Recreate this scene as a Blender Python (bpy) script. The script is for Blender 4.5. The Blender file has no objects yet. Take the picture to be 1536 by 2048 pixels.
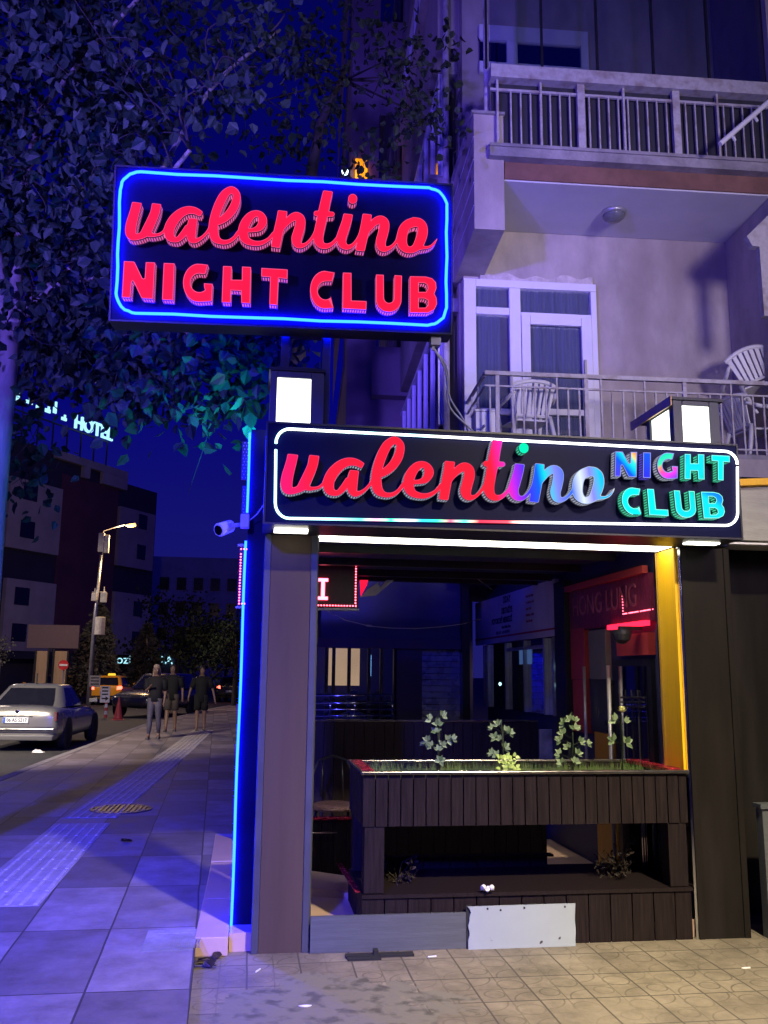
import bpy, math, random
import numpy as np
from mathutils import Matrix, Vector
random.seed(7)
rng = np.random.default_rng(11)
S = bpy.context.scene
COL = S.collection
# ------------------------------------------------------------------ camera
FPX = 1789.0
_Z = np.array([102., -9824., FPX]); _Z /= np.linalg.norm(_Z)
_X = np.array([12732., 458., FPX]); _X -= (_X @ _Z) * _Z; _X /= np.linalg.norm(_X)
_Y = np.cross(_Z, _X)
R3 = np.stack([_X, _Y, _Z])            # world = R3 @ (right, down, forward)
CAM = np.array([0., 0., 1.6])
cd = bpy.data.cameras.new('camera'); cam = bpy.data.objects.new('camera', cd); COL.objects.link(cam)
m = np.eye(4); m[:3, 0] = R3[:, 0]; m[:3, 1] = -R3[:, 1]; m[:3, 2] = -R3[:, 2]; m[:3, 3] = CAM
cam.matrix_world = Matrix(m.tolist())
cd.sensor_fit = 'VERTICAL'; cd.sensor_height = 36.0; cd.lens = FPX / 2048 * 36
cd.clip_start = 0.05; cd.clip_end = 1500
S.camera = cam
# ------------------------------------------------------------------ world, exposure
W = bpy.data.worlds.new('World'); S.world = W; W.use_nodes = True
wn = W.node_tree.nodes; wl = W.node_tree.links; wn.clear()
wo = wn.new('ShaderNodeOutputWorld'); wb = wn.new('ShaderNodeBackground'); wr = wn.new('ShaderNodeValToRGB')
wt = wn.new('ShaderNodeTexCoord'); ws = wn.new('ShaderNodeSeparateXYZ')
wl.new(wt.outputs['Generated'], ws.inputs[0]); wl.new(ws.outputs[2], wr.inputs[0])
wr.color_ramp.elements[0].position = 0.0; wr.color_ramp.elements[0].color = (0.012, 0.011, 0.13, 1)
wr.color_ramp.elements[1].position = 0.75; wr.color_ramp.elements[1].color = (0.001, 0.001, 0.060, 1)
e = wr.color_ramp.elements.new(0.3); e.color = (0.0012, 0.0014, 0.170, 1)
wb.inputs[1].default_value = 1.0
wl.new(wr.outputs[0], wb.inputs[0]); wl.new(wb.outputs[0], wo.inputs[0])
S.view_settings.view_transform = 'Standard'; S.view_settings.look = 'None'
S.view_settings.exposure = 0.0; S.view_settings.gamma = 1.0
S.cycles.max_bounces = 6; S.cycles.diffuse_bounces = 3; S.cycles.glossy_bounces = 3
S.cycles.sample_clamp_indirect = 6.0
try: S.cycles.use_light_tree = True
except Exception: pass
# ------------------------------------------------------------------ pixel helpers (photo pixels -> points on real planes)
def ray(x, y): return R3 @ np.array([x - 768., y - 1024., FPX])
def PY(x, y, Y): d = ray(x, y); return CAM + d * (Y / d[1])
def PX(x, y, X): d = ray(x, y); return CAM + d * (X / d[0])
def PZ(x, y, z): d = ray(x, y); return CAM + d * ((z - 1.6) / d[2])
_a = math.radians(3.2)
YB = np.array([math.sin(_a), math.cos(_a), 0.]); XB = np.array([YB[1], -YB[0], 0.])
def UB(x, y, t): d = ray(x, y); p = CAM + d * (t / (d @ YB)); return np.array([p @ XB, t, p[2]])
def US(x, y, u): d = ray(x, y); p = CAM + d * (u / (d @ XB)); return np.array([u, p @ YB, p[2]])
FB = Matrix(((XB[0], YB[0], 0, 0), (XB[1], YB[1], 0, 0), (0, 0, 1, 0), (0, 0, 0, 1)))
def frame(o, ux, uy, uz):
    return Matrix(((ux[0], uy[0], uz[0], o[0]), (ux[1], uy[1], uz[1], o[1]), (ux[2], uy[2], uz[2], o[2]), (0, 0, 0, 1)))
I4 = Matrix.Identity(4)

# ------------------------------------------------------------------ materials
def _new(name):
    m = bpy.data.materials.new(name); m.use_nodes = True
    nt = m.node_tree; b = nt.nodes['Principled BSDF']
    return m, nt, b
def pmat(name, col, rough=0.6, metal=0.0, var=0.25, scale=6.0, bump=0.0, bscale=40.0, stain=0.0, stcol=None, stretch=None, coat=0.0, spec=0.5, sub=0.0):
    m, nt, b = _new(name); N = nt.nodes; L = nt.links
    tc = N.new('ShaderNodeTexCoord'); src = tc.outputs['Object']
    if stretch:
        mp = N.new('ShaderNodeMapping'); mp.inputs['Scale'].default_value = stretch; L.new(src, mp.inputs[0]); src = mp.outputs[0]
    n1 = N.new('ShaderNodeTexNoise'); n1.inputs['Scale'].default_value = scale; n1.inputs['Detail'].default_value = 6; n1.inputs['Roughness'].default_value = 0.65
    L.new(src, n1.inputs['Vector'])
    mr = N.new('ShaderNodeMapRange'); mr.inputs[1].default_value = 0.3; mr.inputs[2].default_value = 0.7
    mr.inputs[3].default_value = 1 - var; mr.inputs[4].default_value = 1 + var
    L.new(n1.outputs[0], mr.inputs[0])
    mx = N.new('ShaderNodeVectorMath'); mx.operation = 'SCALE'; mx.inputs[0].default_value = col[:3]
    L.new(mr.outputs[0], mx.inputs['Scale'])
    out = mx.outputs[0]
    if stain > 0:
        n2 = N.new('ShaderNodeTexNoise'); n2.inputs['Scale'].default_value = scale * 0.33; n2.inputs['Detail'].default_value = 8
        L.new(src, n2.inputs['Vector'])
        r2 = N.new('ShaderNodeMapRange'); r2.inputs[1].default_value = 0.48; r2.inputs[2].default_value = 0.68; r2.inputs[4].default_value = stain
        L.new(n2.outputs[0], r2.inputs[0])
        mc = N.new('ShaderNodeMix'); mc.data_type = 'RGBA'
        L.new(r2.outputs[0], mc.inputs[0]); L.new(out, mc.inputs[6]); mc.inputs[7].default_value = (*(stcol or [c * 0.4 for c in col[:3]]), 1)
        out = mc.outputs[2]
    L.new(out, b.inputs['Base Color'])
    rr = N.new('ShaderNodeMapRange'); rr.inputs[3].default_value = max(0.03, rough - 0.12); rr.inputs[4].default_value = min(1, rough + 0.12)
    L.new(n1.outputs[0], rr.inputs[0]); L.new(rr.outputs[0], b.inputs['Roughness'])
    b.inputs['Metallic'].default_value = metal; b.inputs['Specular IOR Level'].default_value = spec
    b.inputs['Coat Weight'].default_value = coat
    if bump > 0:
        n3 = N.new('ShaderNodeTexNoise'); n3.inputs['Scale'].default_value = bscale; n3.inputs['Detail'].default_value = 5
        L.new(src, n3.inputs['Vector'])
        bp = N.new('ShaderNodeBump'); bp.inputs['Strength'].default_value = bump; bp.inputs['Distance'].default_value = 0.01
        L.new(n3.outputs[0], bp.inputs['Height']); L.new(bp.outputs[0], b.inputs['Normal'])
    return m
def emat(name, col, st, var=0.0, scale=3.0):
    m, nt, b = _new(name); N = nt.nodes; L = nt.links
    b.inputs['Base Color'].default_value = (*[c * .25 / max(col) for c in col], 1); b.inputs['Roughness'].default_value = 0.7; b.inputs['Specular IOR Level'].default_value = .05
    b.inputs['Emission Color'].default_value = (*col, 1); b.inputs['Emission Strength'].default_value = st
    if var > 0:
        tc = N.new('ShaderNodeTexCoord'); n = N.new('ShaderNodeTexNoise'); n.inputs['Scale'].default_value = scale
        L.new(tc.outputs['Object'], n.inputs['Vector']); r = N.new('ShaderNodeMapRange')
        r.inputs[1].default_value = .3; r.inputs[2].default_value = .7; r.inputs[3].default_value = st * (1 - var); r.inputs[4].default_value = st * (1 + var)
        L.new(n.outputs[0], r.inputs[0]); L.new(r.outputs[0], b.inputs['Emission Strength'])
    return m
def ramp_emat(name, stops, st, vec=(1, 0, 0), lo=0.0, hi=1.0):
    """emission colour running along one direction of the object (addressable LED strip)"""
    m, nt, b = _new(name); N = nt.nodes; L = nt.links
    tc = N.new('ShaderNodeTexCoord'); d = N.new('ShaderNodeVectorMath'); d.operation = 'DOT_PRODUCT'; d.inputs[1].default_value = vec
    L.new(tc.outputs['Object'], d.inputs[0])
    r = N.new('ShaderNodeMapRange'); r.inputs[1].default_value = lo; r.inputs[2].default_value = hi
    L.new(d.outputs['Value'], r.inputs[0]); c = N.new('ShaderNodeValToRGB'); L.new(r.outputs[0], c.inputs[0])
    cr = c.color_ramp
    while len(cr.elements) < len(stops): cr.elements.new(0.5)
    for el, (p, cc) in zip(cr.elements, stops): el.position = p; el.color = (*cc, 1)
    L.new(c.outputs[0], b.inputs['Emission Color']); b.inputs['Emission Strength'].default_value = st
    b.inputs['Base Color'].default_value = (0.006, 0.006, 0.006, 1); b.inputs['Roughness'].default_value = 0.8; b.inputs['Specular IOR Level'].default_value = .0
    return m
def glass(name, tint=(0.6, 0.65, 0.8), alpha=0.28, rough=0.03):
    m, nt, b = _new(name); N = nt.nodes; L = nt.links
    tr = N.new('ShaderNodeBsdfTransparent'); tr.inputs[0].default_value = (*tint, 1)
    gl = N.new('ShaderNodeBsdfGlossy'); gl.inputs[0].default_value = (.9, .9, 1, 1); gl.inputs[1].default_value = rough
    mx = N.new('ShaderNodeMixShader'); lw = N.new('ShaderNodeLayerWeight'); lw.inputs[0].default_value = 0.12
    ad = N.new('ShaderNodeMath'); ad.operation = 'ADD'; ad.inputs[1].default_value = alpha; ad.use_clamp = True
    L.new(lw.outputs['Fresnel'], ad.inputs[0]); L.new(ad.outputs[0], mx.inputs[0]); L.new(tr.outputs[0], mx.inputs[1]); L.new(gl.outputs[0], mx.inputs[2])
    out = [n for n in N if n.type == 'OUTPUT_MATERIAL'][0]; L.new(mx.outputs[0], out.inputs[0])
    return m
def leafmat(name, c1, c2, rough=0.5):
    m, nt, b = _new(name); N = nt.nodes; L = nt.links
    g = N.new('ShaderNodeNewGeometry'); r = N.new('ShaderNodeValToRGB')
    r.color_ramp.elements[0].color = (*c1, 1); r.color_ramp.elements[1].color = (*c2, 1)
    L.new(g.outputs['Random Per Island'], r.inputs[0]); L.new(r.outputs[0], b.inputs['Base Color'])
    b.inputs['Roughness'].default_value = rough; b.inputs['Specular IOR Level'].default_value = 0.12
    return m

M = {}
M['asphalt'] = pmat('asphalt', (0.05, 0.05, 0.055), 0.75, var=.35, scale=3, bump=.5, bscale=90, stain=.5, stcol=(.03, .03, .033))
M['stucco'] = pmat('stucco', (0.44, 0.39, 0.36), 0.85, var=.22, scale=1.6, bump=.3, bscale=60, stain=.65, stcol=(.24, .19, .17), stretch=(1.6, 1.6, .7))
M['ceilpaint'] = pmat('ceilpaint', (0.60, 0.60, 0.62), 0.9, var=.07, scale=1.5, bump=.1)
M['redband'] = pmat('redband', (0.20, 0.10, 0.075), 0.85, var=.3, scale=3, stain=.4)
M['conc'] = pmat('conc', (0.33, 0.31, 0.32), 0.9, var=.3, scale=5, bump=.5, bscale=30, stain=.6)
M['pvc'] = pmat('pvc', (0.78, 0.78, 0.82), 0.35, var=.04, scale=3)
M['railwhite'] = pmat('railwhite', (0.50, 0.48, 0.48), 0.5, var=.15, scale=20, stain=.7, stcol=(.25, .18, .15))
M['plastic'] = pmat('plastic', (0.72, 0.72, 0.70), 0.4, var=.08, scale=8)
M['curtain'] = pmat('curtain', (0.42, 0.42, 0.42), 0.9, var=.25, scale=3, stretch=(14, 14, .2))
M['darkroom'] = pmat('darkroom', (0.02, 0.02, 0.03), 0.7, var=.4, scale=1)
M['navy'] = pmat('navy', (0.006, 0.007, 0.030), 0.35, var=.3, scale=2, bump=.03, bscale=8, spec=.08)
M['signboard'] = pmat('signboard', (0.005, 0.006, 0.038), 0.4, var=.2, scale=2, spec=.05)
M['hazenavy'] = pmat('hazenavy', (0.028, 0.028, 0.085), 0.6, var=.3, scale=2)  # navy lightened to stand in for blue haze inside the terrace
M['blackmetal'] = pmat('blackmetal', (0.02, 0.02, 0.026), 0.42, metal=.3, var=.3, scale=7)
M['pillar'] = pmat('pillar', (0.088, 0.062, 0.042), 0.55, spec=.15, var=.09, scale=2.5, stretch=(4, 4, .35), bump=.06, bscale=12, stain=.3, stcol=(.11, .075, .055))
M['pillartrim'] = pmat('pillartrim', (0.06, 0.064, 0.08), 0.45, var=.12, scale=5)
M['pillardark'] = pmat('pillardark', (0.013, 0.011, 0.010), 0.6, spec=.1, var=.2, scale=3, stretch=(3, 3, .5), bump=.08, bscale=15, stain=.3, stcol=(.05, .045, .045))
M['yellow'] = pmat('yellow', (0.92, 0.50, 0.004), 0.55, var=.06, scale=6, stretch=(10, 10, .4), stain=.16, stcol=(.70, .34, .01))
M['plank'] = pmat('plank', (0.016, 0.011, 0.012), 0.55, spec=.12, var=.45, scale=6, stretch=(9, 9, .5), bump=.35, bscale=14)
M['rim'] = pmat('rim', (0.16, 0.15, 0.14), 0.22, metal=.85, var=.25, scale=12)
M['marble'] = pmat('marble', (0.62, 0.43, 0.34), 0.35, var=.10, scale=2.5, stain=.25, stcol=(.42, .30, .22))
M['board'] = pmat('board', (0.085, 0.095, 0.105), 0.6, var=.18, scale=6, stretch=(.6, 10, 10), bump=.2)
M['stonewall'] = pmat('stonewall', (0.36, 0.36, 0.33), 0.8, var=.15, scale=4, stretch=(1, 1, 5), bump=.4)
M['acrylic'] = emat('acrylic', (0.96, 1.0, 0.90), 3.6, var=.2, scale=3.0)
M['strip'] = emat('strip', (1.0, 0.97, 0.80), 7.0, var=.2, scale=5)
M['neonblue'] = emat('neonblue', (0.0006, 0.0046, 1.0), 185.0)
M['red'] = emat('red', (1.0, 0.010, 0.05), 1.25, var=.12, scale=5)
M['ledred'] = emat('ledred', (1.0, 0.10, 0.16), 9.0)
M['chrome'] = pmat('chrome', (0.6, 0.6, 0.62), 0.15, metal=1.0, var=.1)
M['galv'] = pmat('galv', (0.42, 0.42, 0.44), 0.4, metal=.6, var=.2)
M['rubber'] = pmat('rubber', (0.015, 0.015, 0.016), 0.8)
M['trunk'] = pmat('trunk', (0.30, 0.27, 0.24), 0.8, var=.4, scale=6, stretch=(1, 1, .25), bump=1.0, bscale=16)
M['leaf'] = leafmat('leaf', (0.008, 0.022, 0.012), (0.055, 0.085, 0.055))
M['leafdark'] = leafmat('leafdark', (0.008, 0.014, 0.01), (0.035, 0.05, 0.03))
M['leafrose'] = leafmat('leafrose', (0.08, 0.13, 0.06), (0.26, 0.34, 0.19))
M['leafnew'] = leafmat('leafnew', (0.40, 0.55, 0.12), (0.62, 0.75, 0.25))
M['needle'] = leafmat('needle', (0.05, 0.055, 0.06), (0.12, 0.12, 0.12))
M['dryleaf'] = leafmat('dryleaf', (0.015, 0.012, 0.01), (0.045, 0.034, 0.026))
M['twig'] = pmat('twig', (.05, .042, .035), .85, var=.4)
M['glass'] = glass('glass', (.75,.78,.85), .10)
M['glassdark'] = glass('glassdark', (0.25, 0.27, 0.4), 0.45)

# ------------------------------------------------------------------ object helpers
MW = {}
def setprops(o, label=None, cat=None, group=None, kind=None):
    if label: o['label'] = label
    if cat: o['category'] = cat
    if group: o['group'] = group
    if kind: o['kind'] = kind
    return o
def thing(name, label, cat, loc, group=None, rz=0.0, fr=None):
    o = bpy.data.objects.new(name, None); COL.objects.link(o); o.empty_display_size = 0.1
    mt = fr.copy() if fr else Matrix.Translation(Vector([float(v) for v in loc])) @ Matrix.Rotation(rz, 4, 'Z')
    o.matrix_world = mt; MW[o.name] = mt
    return setprops(o, label, cat, group)
class MB:
    def __init__(s, fr=None): s.v = []; s.f = []; s.mi = []; s.fr = fr or I4; s.m = 0; s.uv = None
    def add(s, vs, fs):
        n = len(s.v); s.v += [s.fr @ Vector([float(c) for c in p]) for p in vs]
        s.f += [tuple(i + n for i in f) for f in fs]; s.mi += [s.m] * len(fs); return s
    def box(s, x0, x1, y0, y1, z0, z1):
        if x0 > x1: x0, x1 = x1, x0
        if y0 > y1: y0, y1 = y1, y0
        if z0 > z1: z0, z1 = z1, z0
        v = [(x0, y0, z0), (x1, y0, z0), (x1, y1, z0), (x0, y1, z0), (x0, y0, z1), (x1, y0, z1), (x1, y1, z1), (x0, y1, z1)]
        return s.add(v, [(0, 3, 2, 1), (4, 5, 6, 7), (0, 1, 5, 4), (1, 2, 6, 5), (2, 3, 7, 6), (3, 0, 4, 7)])
    def hexa(s, v): return s.add(v, [(0, 3, 2, 1), (4, 5, 6, 7), (0, 1, 5, 4), (1, 2, 6, 5), (2, 3, 7, 6), (3, 0, 4, 7)])
    def quad(s, a, b, c, d): return s.add([a, b, c, d], [(0, 1, 2, 3)])
    def tube(s, pts, r, seg=8, closed=False, caps=True):
        P = [np.array(p, float) for p in pts]; n = len(P)
        rs = r if hasattr(r, '__len__') else [r] * n
        vs = []; up = None
        for i, p in enumerate(P):
            if closed: t = P[(i + 1) % n] - P[i - 1]
            else: t = P[min(i + 1, n - 1)] - P[max(i - 1, 0)]
            t = t / (np.linalg.norm(t) + 1e-9)
            if up is None: up = np.array([0, 0, 1.]) if abs(t[2]) < .9 else np.array([1., 0, 0])
            a = np.cross(t, up); a /= np.linalg.norm(a) + 1e-9; b = np.cross(a, t); up = b
            for k in range(seg):
                w = 2 * math.pi * k / seg; vs.append(p + rs[i] * (math.cos(w) * a + math.sin(w) * b))
        fs = []
        for i in range(n if closed else n - 1):
            j = (i + 1) % n
            for k in range(seg):
                l = (k + 1) % seg; fs.append((i * seg + k, i * seg + l, j * seg + l, j * seg + k))
        if caps and not closed: fs += [tuple(range(seg))[::-1], tuple((n - 1) * seg + k for k in range(seg))]
        return s.add(vs, fs)
    def prism(s, poly, mp, d0, d1):
        """2-D polygon; mp(u, v, d) -> point; extruded from d0 to d1"""
        n = len(poly); v = [mp(u, w, d0) for u, w in poly] + [mp(u, w, d1) for u, w in poly]
        return s.add(v, [tuple(range(n))[::-1], tuple(range(n, 2 * n))] + [(i, (i + 1) % n, n + (i + 1) % n, n + i) for i in range(n)])
    def lathe(s, prof, c, seg=20, ax=(0, 0, 1)):
        ax = np.array(ax, float); ax /= np.linalg.norm(ax)
        a = np.cross(ax, [1., 0, 0] if abs(ax[0]) < .9 else [0, 1., 0]); a /= np.linalg.norm(a); b = np.cross(ax, a)
        vs = []; fs = []
        for r, h in prof:
            for k in range(seg):
                w = 2 * math.pi * k / seg; vs.append(np.array(c) + ax * h + max(r, 1e-4) * (math.cos(w) * a + math.sin(w) * b))
        for i in range(len(prof) - 1):
            for k in range(seg):
                l = (k + 1) % seg; fs.append((i * seg + k, i * seg + l, (i + 1) * seg + l, (i + 1) * seg + k))
        fs += [tuple(range(seg))[::-1], tuple((len(prof) - 1) * seg + k for k in range(seg))]
        return s.add(vs, fs)
    def leaf(s, p, d, n, L, w=0.42):
        """one folded, pointed leaf at p along d with normal n"""
        d = d / (np.linalg.norm(d) + 1e-9); sd = np.cross(d, n); sd /= np.linalg.norm(sd) + 1e-9; n = np.cross(sd, d)
        q = [p, p + d * L * .28 - sd * L * w + n * L * .06, p + d * L * .66 - sd * L * w * .72 + n * L * .08, p + d * L - n * L * .05,
             p + d * L * .66 + sd * L * w * .72 + n * L * .08, p + d * L * .28 + sd * L * w + n * L * .06, p + d * L * .5 - n * L * .03]
        return s.add(q, [(0, 6, 2, 1), (6, 3, 2), (0, 5, 4, 6), (6, 4, 3)])
    def build(s, name, mats, parent=None, label=None, cat=None, group=None, kind=None, smooth=False, bevel=0.0):
        me = bpy.data.meshes.new(name)
        V = s.v
        if parent is not None:
            mi = MW[parent.name].inverted(); V = [mi @ v for v in V]; loc = None
        else:
            a = np.array([list(v) for v in V]); lo = a.min(0); hi = a.max(0); loc = Vector(((lo[0] + hi[0]) / 2, (lo[1] + hi[1]) / 2, lo[2]))
            V = [v - loc for v in V]
        me.from_pydata([tuple(v) for v in V], [], s.f)
        if not isinstance(mats, (list, tuple)): mats = [mats]
        for k in mats: me.materials.append(M[k] if isinstance(k, str) else k)
        me.polygons.foreach_set('material_index', s.mi)
        if smooth: me.polygons.foreach_set('use_smooth', [True] * len(me.polygons))
        me.update()
        o = bpy.data.objects.new(name, me); COL.objects.link(o)
        if parent is not None:
            o.parent = parent; MW[o.name] = MW[parent.name].copy()
        else: o.location = loc; MW[o.name] = Matrix.Translation(loc)
        if bevel > 0:
            b = o.modifiers.new('bevel', 'BEVEL'); b.width = bevel; b.segments = 2; b.limit_method = 'ANGLE'
        return setprops(o, label, cat, group, kind)
def copy_tree(o, mt=None, label=None, group=None):
    c = o.copy(); COL.objects.link(c)
    if mt is not None: c.parent = None; c.matrix_world = mt
    MW[c.name] = mt if mt is not None else I4
    if label: c['label'] = label
    if group: c['group'] = group
    def rec(src, dst):
        for ch in list(src.children):
            d = ch.copy(); COL.objects.link(d); d.parent = dst; rec(ch, d)
    rec(o, c)
    return c
def curve_mesh(setup, name):
    cu = bpy.data.curves.new(name, 'CURVE'); cu.dimensions = '2D'; cu.fill_mode = 'BOTH'; setup(cu)
    o = bpy.data.objects.new(name, cu); COL.objects.link(o)
    dg = bpy.context.evaluated_depsgraph_get(); me = bpy.data.meshes.new_from_object(o.evaluated_get(dg))
    bpy.data.objects.remove(o); bpy.data.curves.remove(cu); return me
def text(name, body, size, fr, mat, parent, depth=0.004, align='LEFT', sx=1.0, bold=0.0, label=None):
    cu = bpy.data.curves.new(name, 'FONT'); cu.body = body; cu.size = size; cu.extrude = depth; cu.align_x = align; cu.offset = bold; cu.resolution_u = 3
    o = bpy.data.objects.new(name, cu); COL.objects.link(o)
    dg = bpy.context.evaluated_depsgraph_get(); me = bpy.data.meshes.new_from_object(o.evaluated_get(dg))
    bpy.data.objects.remove(o); bpy.data.curves.remove(cu)
    mi = MW[parent.name].inverted() @ fr
    for v in me.vertices: v.co = mi @ Vector((v.co.x * sx, v.co.y, v.co.z))
    me.materials.clear(); me.materials.append(M[mat] if isinstance(mat, str) else mat)
    q = bpy.data.objects.new(name, me); COL.objects.link(q); q.parent = parent; MW[q.name] = MW[parent.name].copy()
    if label: q['label'] = label
    return q
def planks(mb, x0, x1, y0, y1, z0, z1, w=0.1, gap=0.008, axis='x'):
    x = x0
    while x < x1 - 1e-4:
        e = min(x + w, x1); j = random.uniform(-.0025, .0025)
        if axis == 'x': mb.box(x, e - gap, y0 + j, y1, z0, z1)
        else: mb.box(y0 + j, y1, x, e - gap, z0, z1)
        x = e
def circ(c, r, n=16, a0=0, a1=2 * math.pi): return [(c[0] + r * math.cos(a0 + (a1 - a0) * i / n), c[1] + r * math.sin(a0 + (a1 - a0) * i / n)) for i in range(n)]
def rrect(x0, x1, z0, z1, r, n=6):
    P = []
    for cx, cz, a in ((x1 - r, z1 - r, 0), (x0 + r, z1 - r, 90), (x0 + r, z0 + r, 180), (x1 - r, z0 + r, 270)):
        for i in range(n + 1):
            w = math.radians(a + 90 * i / n); P.append((cx + r * math.cos(w), cz + r * math.sin(w)))
    return P
# ================================================================== LIT SIGNS
def plane_uv(px, py, F):
    o = np.array(F.translation); ux = np.array(F.col[0][:3]); uy = np.array(F.col[1][:3]); uz = np.array(F.col[2][:3])
    d = ray(px, py); k = ((o - CAM) @ uy) / (d @ uy); p = CAM + d * k - o
    return p @ ux, p @ uz
def fr_angles(c, yaw, roll, tilt):
    ux = np.array([math.cos(yaw) * math.cos(roll), -math.sin(yaw) * math.cos(roll), math.sin(roll)])
    uz = np.array([0, math.sin(tilt), math.cos(tilt)]); uz -= uz @ ux * ux; uz /= np.linalg.norm(uz); uy = np.cross(uz, ux)
    return frame(c, ux, uy, uz)
UF = fr_angles((0.120, 5.75, 4.451), 0.044, 0.008, -0.097)      # tall sign, leaning forward a little
LF = frame((1.634, 5.55, 2.85), (1, 0, 0), (0, 1, 0), (0, 0, 1))  # long sign over the opening

# --- hand-drawn brush script: discs along strokes (x, y, radius) in 1/4.8 photo pixels from (240, 360)
STROKES = [
 ('f', [(163,216,47),(150,275,47),(133,335,48),(110,420,52),(101,490,52),(112,530,46),(145,547,33),(190,540,30),(225,522,36),(262,478,48),(300,400,47),(335,315,45),(352,228,45)], 'fe'),
 ('', [(262,500,40),(300,527,22),(340,529,15),(385,520,14),(418,495,13),(440,470,16)], ''),
 ('', [(783,330,27),(722,297,33),(655,290,38),(585,318,44),(520,380,50),(480,450,51),(472,500,49),(482,545,42),(515,570,29),(555,570,25),(600,530,30),(650,462,32)], 'f'),
 ('', [(705,368,41),(690,440,46),(683,500,46),(684,550,41),(705,580,29),(745,576,20),(790,550,15),(835,505,14),(870,460,20)], 'f'),
 ('', [(1230,480,10)], ''),
 ('', [(950,398,34),(1000,370,37),(1055,318,41),(1098,250,42),(1120,170,38),(1112,125,34),(1072,98,36),(1025,118,38),(990,160,43),(950,240,45),(915,340,45),(898,430,46),(900,510,46),(918,560,40),(955,588,27),(1000,598,22),(1050,588,19),(1095,556,17),(1140,500,18)], ''),
 ('', [(1235,484,20),(1290,478,22),(1340,455,34),(1370,400,42),(1358,350,36),(1318,322,30),(1262,340,38),(1212,400,46),(1185,470,48),(1188,535,46),(1215,580,36),(1265,603,28),(1320,610,24),(1375,598,20),(1430,565,17),(1475,515,18)], ''),
 ('', [(1562,296,46),(1545,390,46),(1518,510,46),(1492,648,43)], 'fe'),
 ('', [(1555,470,20),(1590,420,28),(1640,370,36),(1690,350,42),(1728,375,46),(1731,430,49),(1712,500,49),(1695,560,49),(1700,605,41),(1728,630,27),(1768,625,18),(1808,598,15),(1845,555,15),(1875,510,18)], ''),
 ('', [(1998,106,47),(1975,200,48),(1952,310,50),(1932,400,48),(1908,510,48),(1905,570,47),(1922,612,38),(1955,634,29),(1998,632,23),(2042,608,18),(2085,560,16),(2110,520,18)], 'f'),
 ('', [(1885,322,26),(1960,326,27),(2036,329,24)], ''),
 ('', [(2192,327,45),(2172,410,46),(2142,500,48),(2125,560,47),(2135,612,40),(2165,641,28),(2205,642,21),(2245,615,16),(2280,570,15),(2310,520,18)], 'f'),
 ('d', [(2234,178,43),(2234,186,43)], ''),
 ('', [(2374,328,44),(2358,430,46),(2332,550,46),(2303,682,44)], 'fe'),
 ('', [(2370,500,20),(2405,450,28),(2450,400,36),(2500,384,42),(2535,410,46),(2536,460,49),(2520,530,49),(2504,590,48),(2512,640,41),(2540,662,28),(2582,655,19),(2625,625,15),(2660,580,15),(2690,530,18)], ''),
 ('', [(2822,404,46),(2760,430,46),(2722,480,49),(2705,560,50),(2712,620,46),(2745,661,36),(2790,672,32),(2838,650,38),(2874,600,48),(2902,520,50),(2903,450,46),(2872,412,44),(2822,404,46)], ''),
 ('', [(2850,640,36),(2900,648,20),(2950,648,13),(2990,632,11),(3020,602,9),(3038,575,5),(3043,562,2)], ''),
]
def catmull(P, n=7):
    P = np.array(P, float); Q = np.vstack([2 * P[0] - P[1], P, 2 * P[-1] - P[-2]]) if len(P) > 1 else np.vstack([P, P, P, P]); out = []
    for i in range(1, len(Q) - 2):
        p0, p1, p2, p3 = Q[i - 1:i + 3]
        for k in range(n):
            t = k / n; out.append(.5 * ((2 * p1) + (p2 - p0) * t + (2 * p0 - 5 * p1 + 4 * p2 - p3) * t * t + (3 * p1 - p0 - 3 * p2 + p3) * t ** 3))
    out.append(Q[-2]); return np.array(out)
def script_field(step=6.0):
    xs = np.arange(-10, 3110, step); ys = np.arange(20, 760, step)
    F = np.full((len(ys), len(xs)), 1e3)
    for tag, pts, flat in STROKES:
        C = catmull(pts, 8); D = np.full(F.shape, 1e3)
        for a, b in zip(C[:-1], C[1:]):
            r = max(a[2], b[2]); x0, x1 = min(a[0], b[0]) - r - 60, max(a[0], b[0]) + r + 60; y0, y1 = min(a[1], b[1]) - r - 60, max(a[1], b[1]) + r + 60
            i0, i1 = np.searchsorted(xs, [x0, x1]); j0, j1 = np.searchsorted(ys, [y0, y1])
            gx, gy = np.meshgrid(xs[i0:i1], ys[j0:j1]); d = b[:2] - a[:2]; l2 = d @ d + 1e-9
            t = np.clip(((gx - a[0]) * d[0] + (gy - a[1]) * d[1]) / l2, 0, 1)
            dist = np.hypot(gx - a[0] - t * d[0], gy - a[1] - t * d[1]) - (a[2] + (b[2] - a[2]) * t)
            D[j0:j1, i0:i1] = np.minimum(D[j0:j1, i0:i1], dist)
        gx, gy = np.meshgrid(xs, ys)
        for ch, (p, q) in (('f', (C[0], C[3])), ('e', (C[-1], C[-4]))):
            if ch in flat:
                n = (p[:2] - q[:2]); n /= np.linalg.norm(n)
                if 'd' not in flat and abs(n[1]) > .8: n = np.array([0.12 * (1 if n[1] < 0 else -1), n[1]]); n /= np.linalg.norm(n)
                h = (gx - p[0]) * n[0] + (gy - p[1]) * n[1]
                near = np.hypot(gx - p[0], gy - p[1]) < 110
                a_ = D; b_ = h; k = 8.0; hh = np.clip(.5 - .5 * (a_ - b_) / k, 0, 1); sm = np.maximum(a_, b_) + k * hh * (1 - hh)
                D = np.where(near, sm, D)
        k = 9.0; hh = np.clip(.5 + .5 * (D - F) / k, 0, 1); F = D * (1 - hh) + F * hh - k * hh * (1 - hh)
    return xs, ys, F
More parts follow.
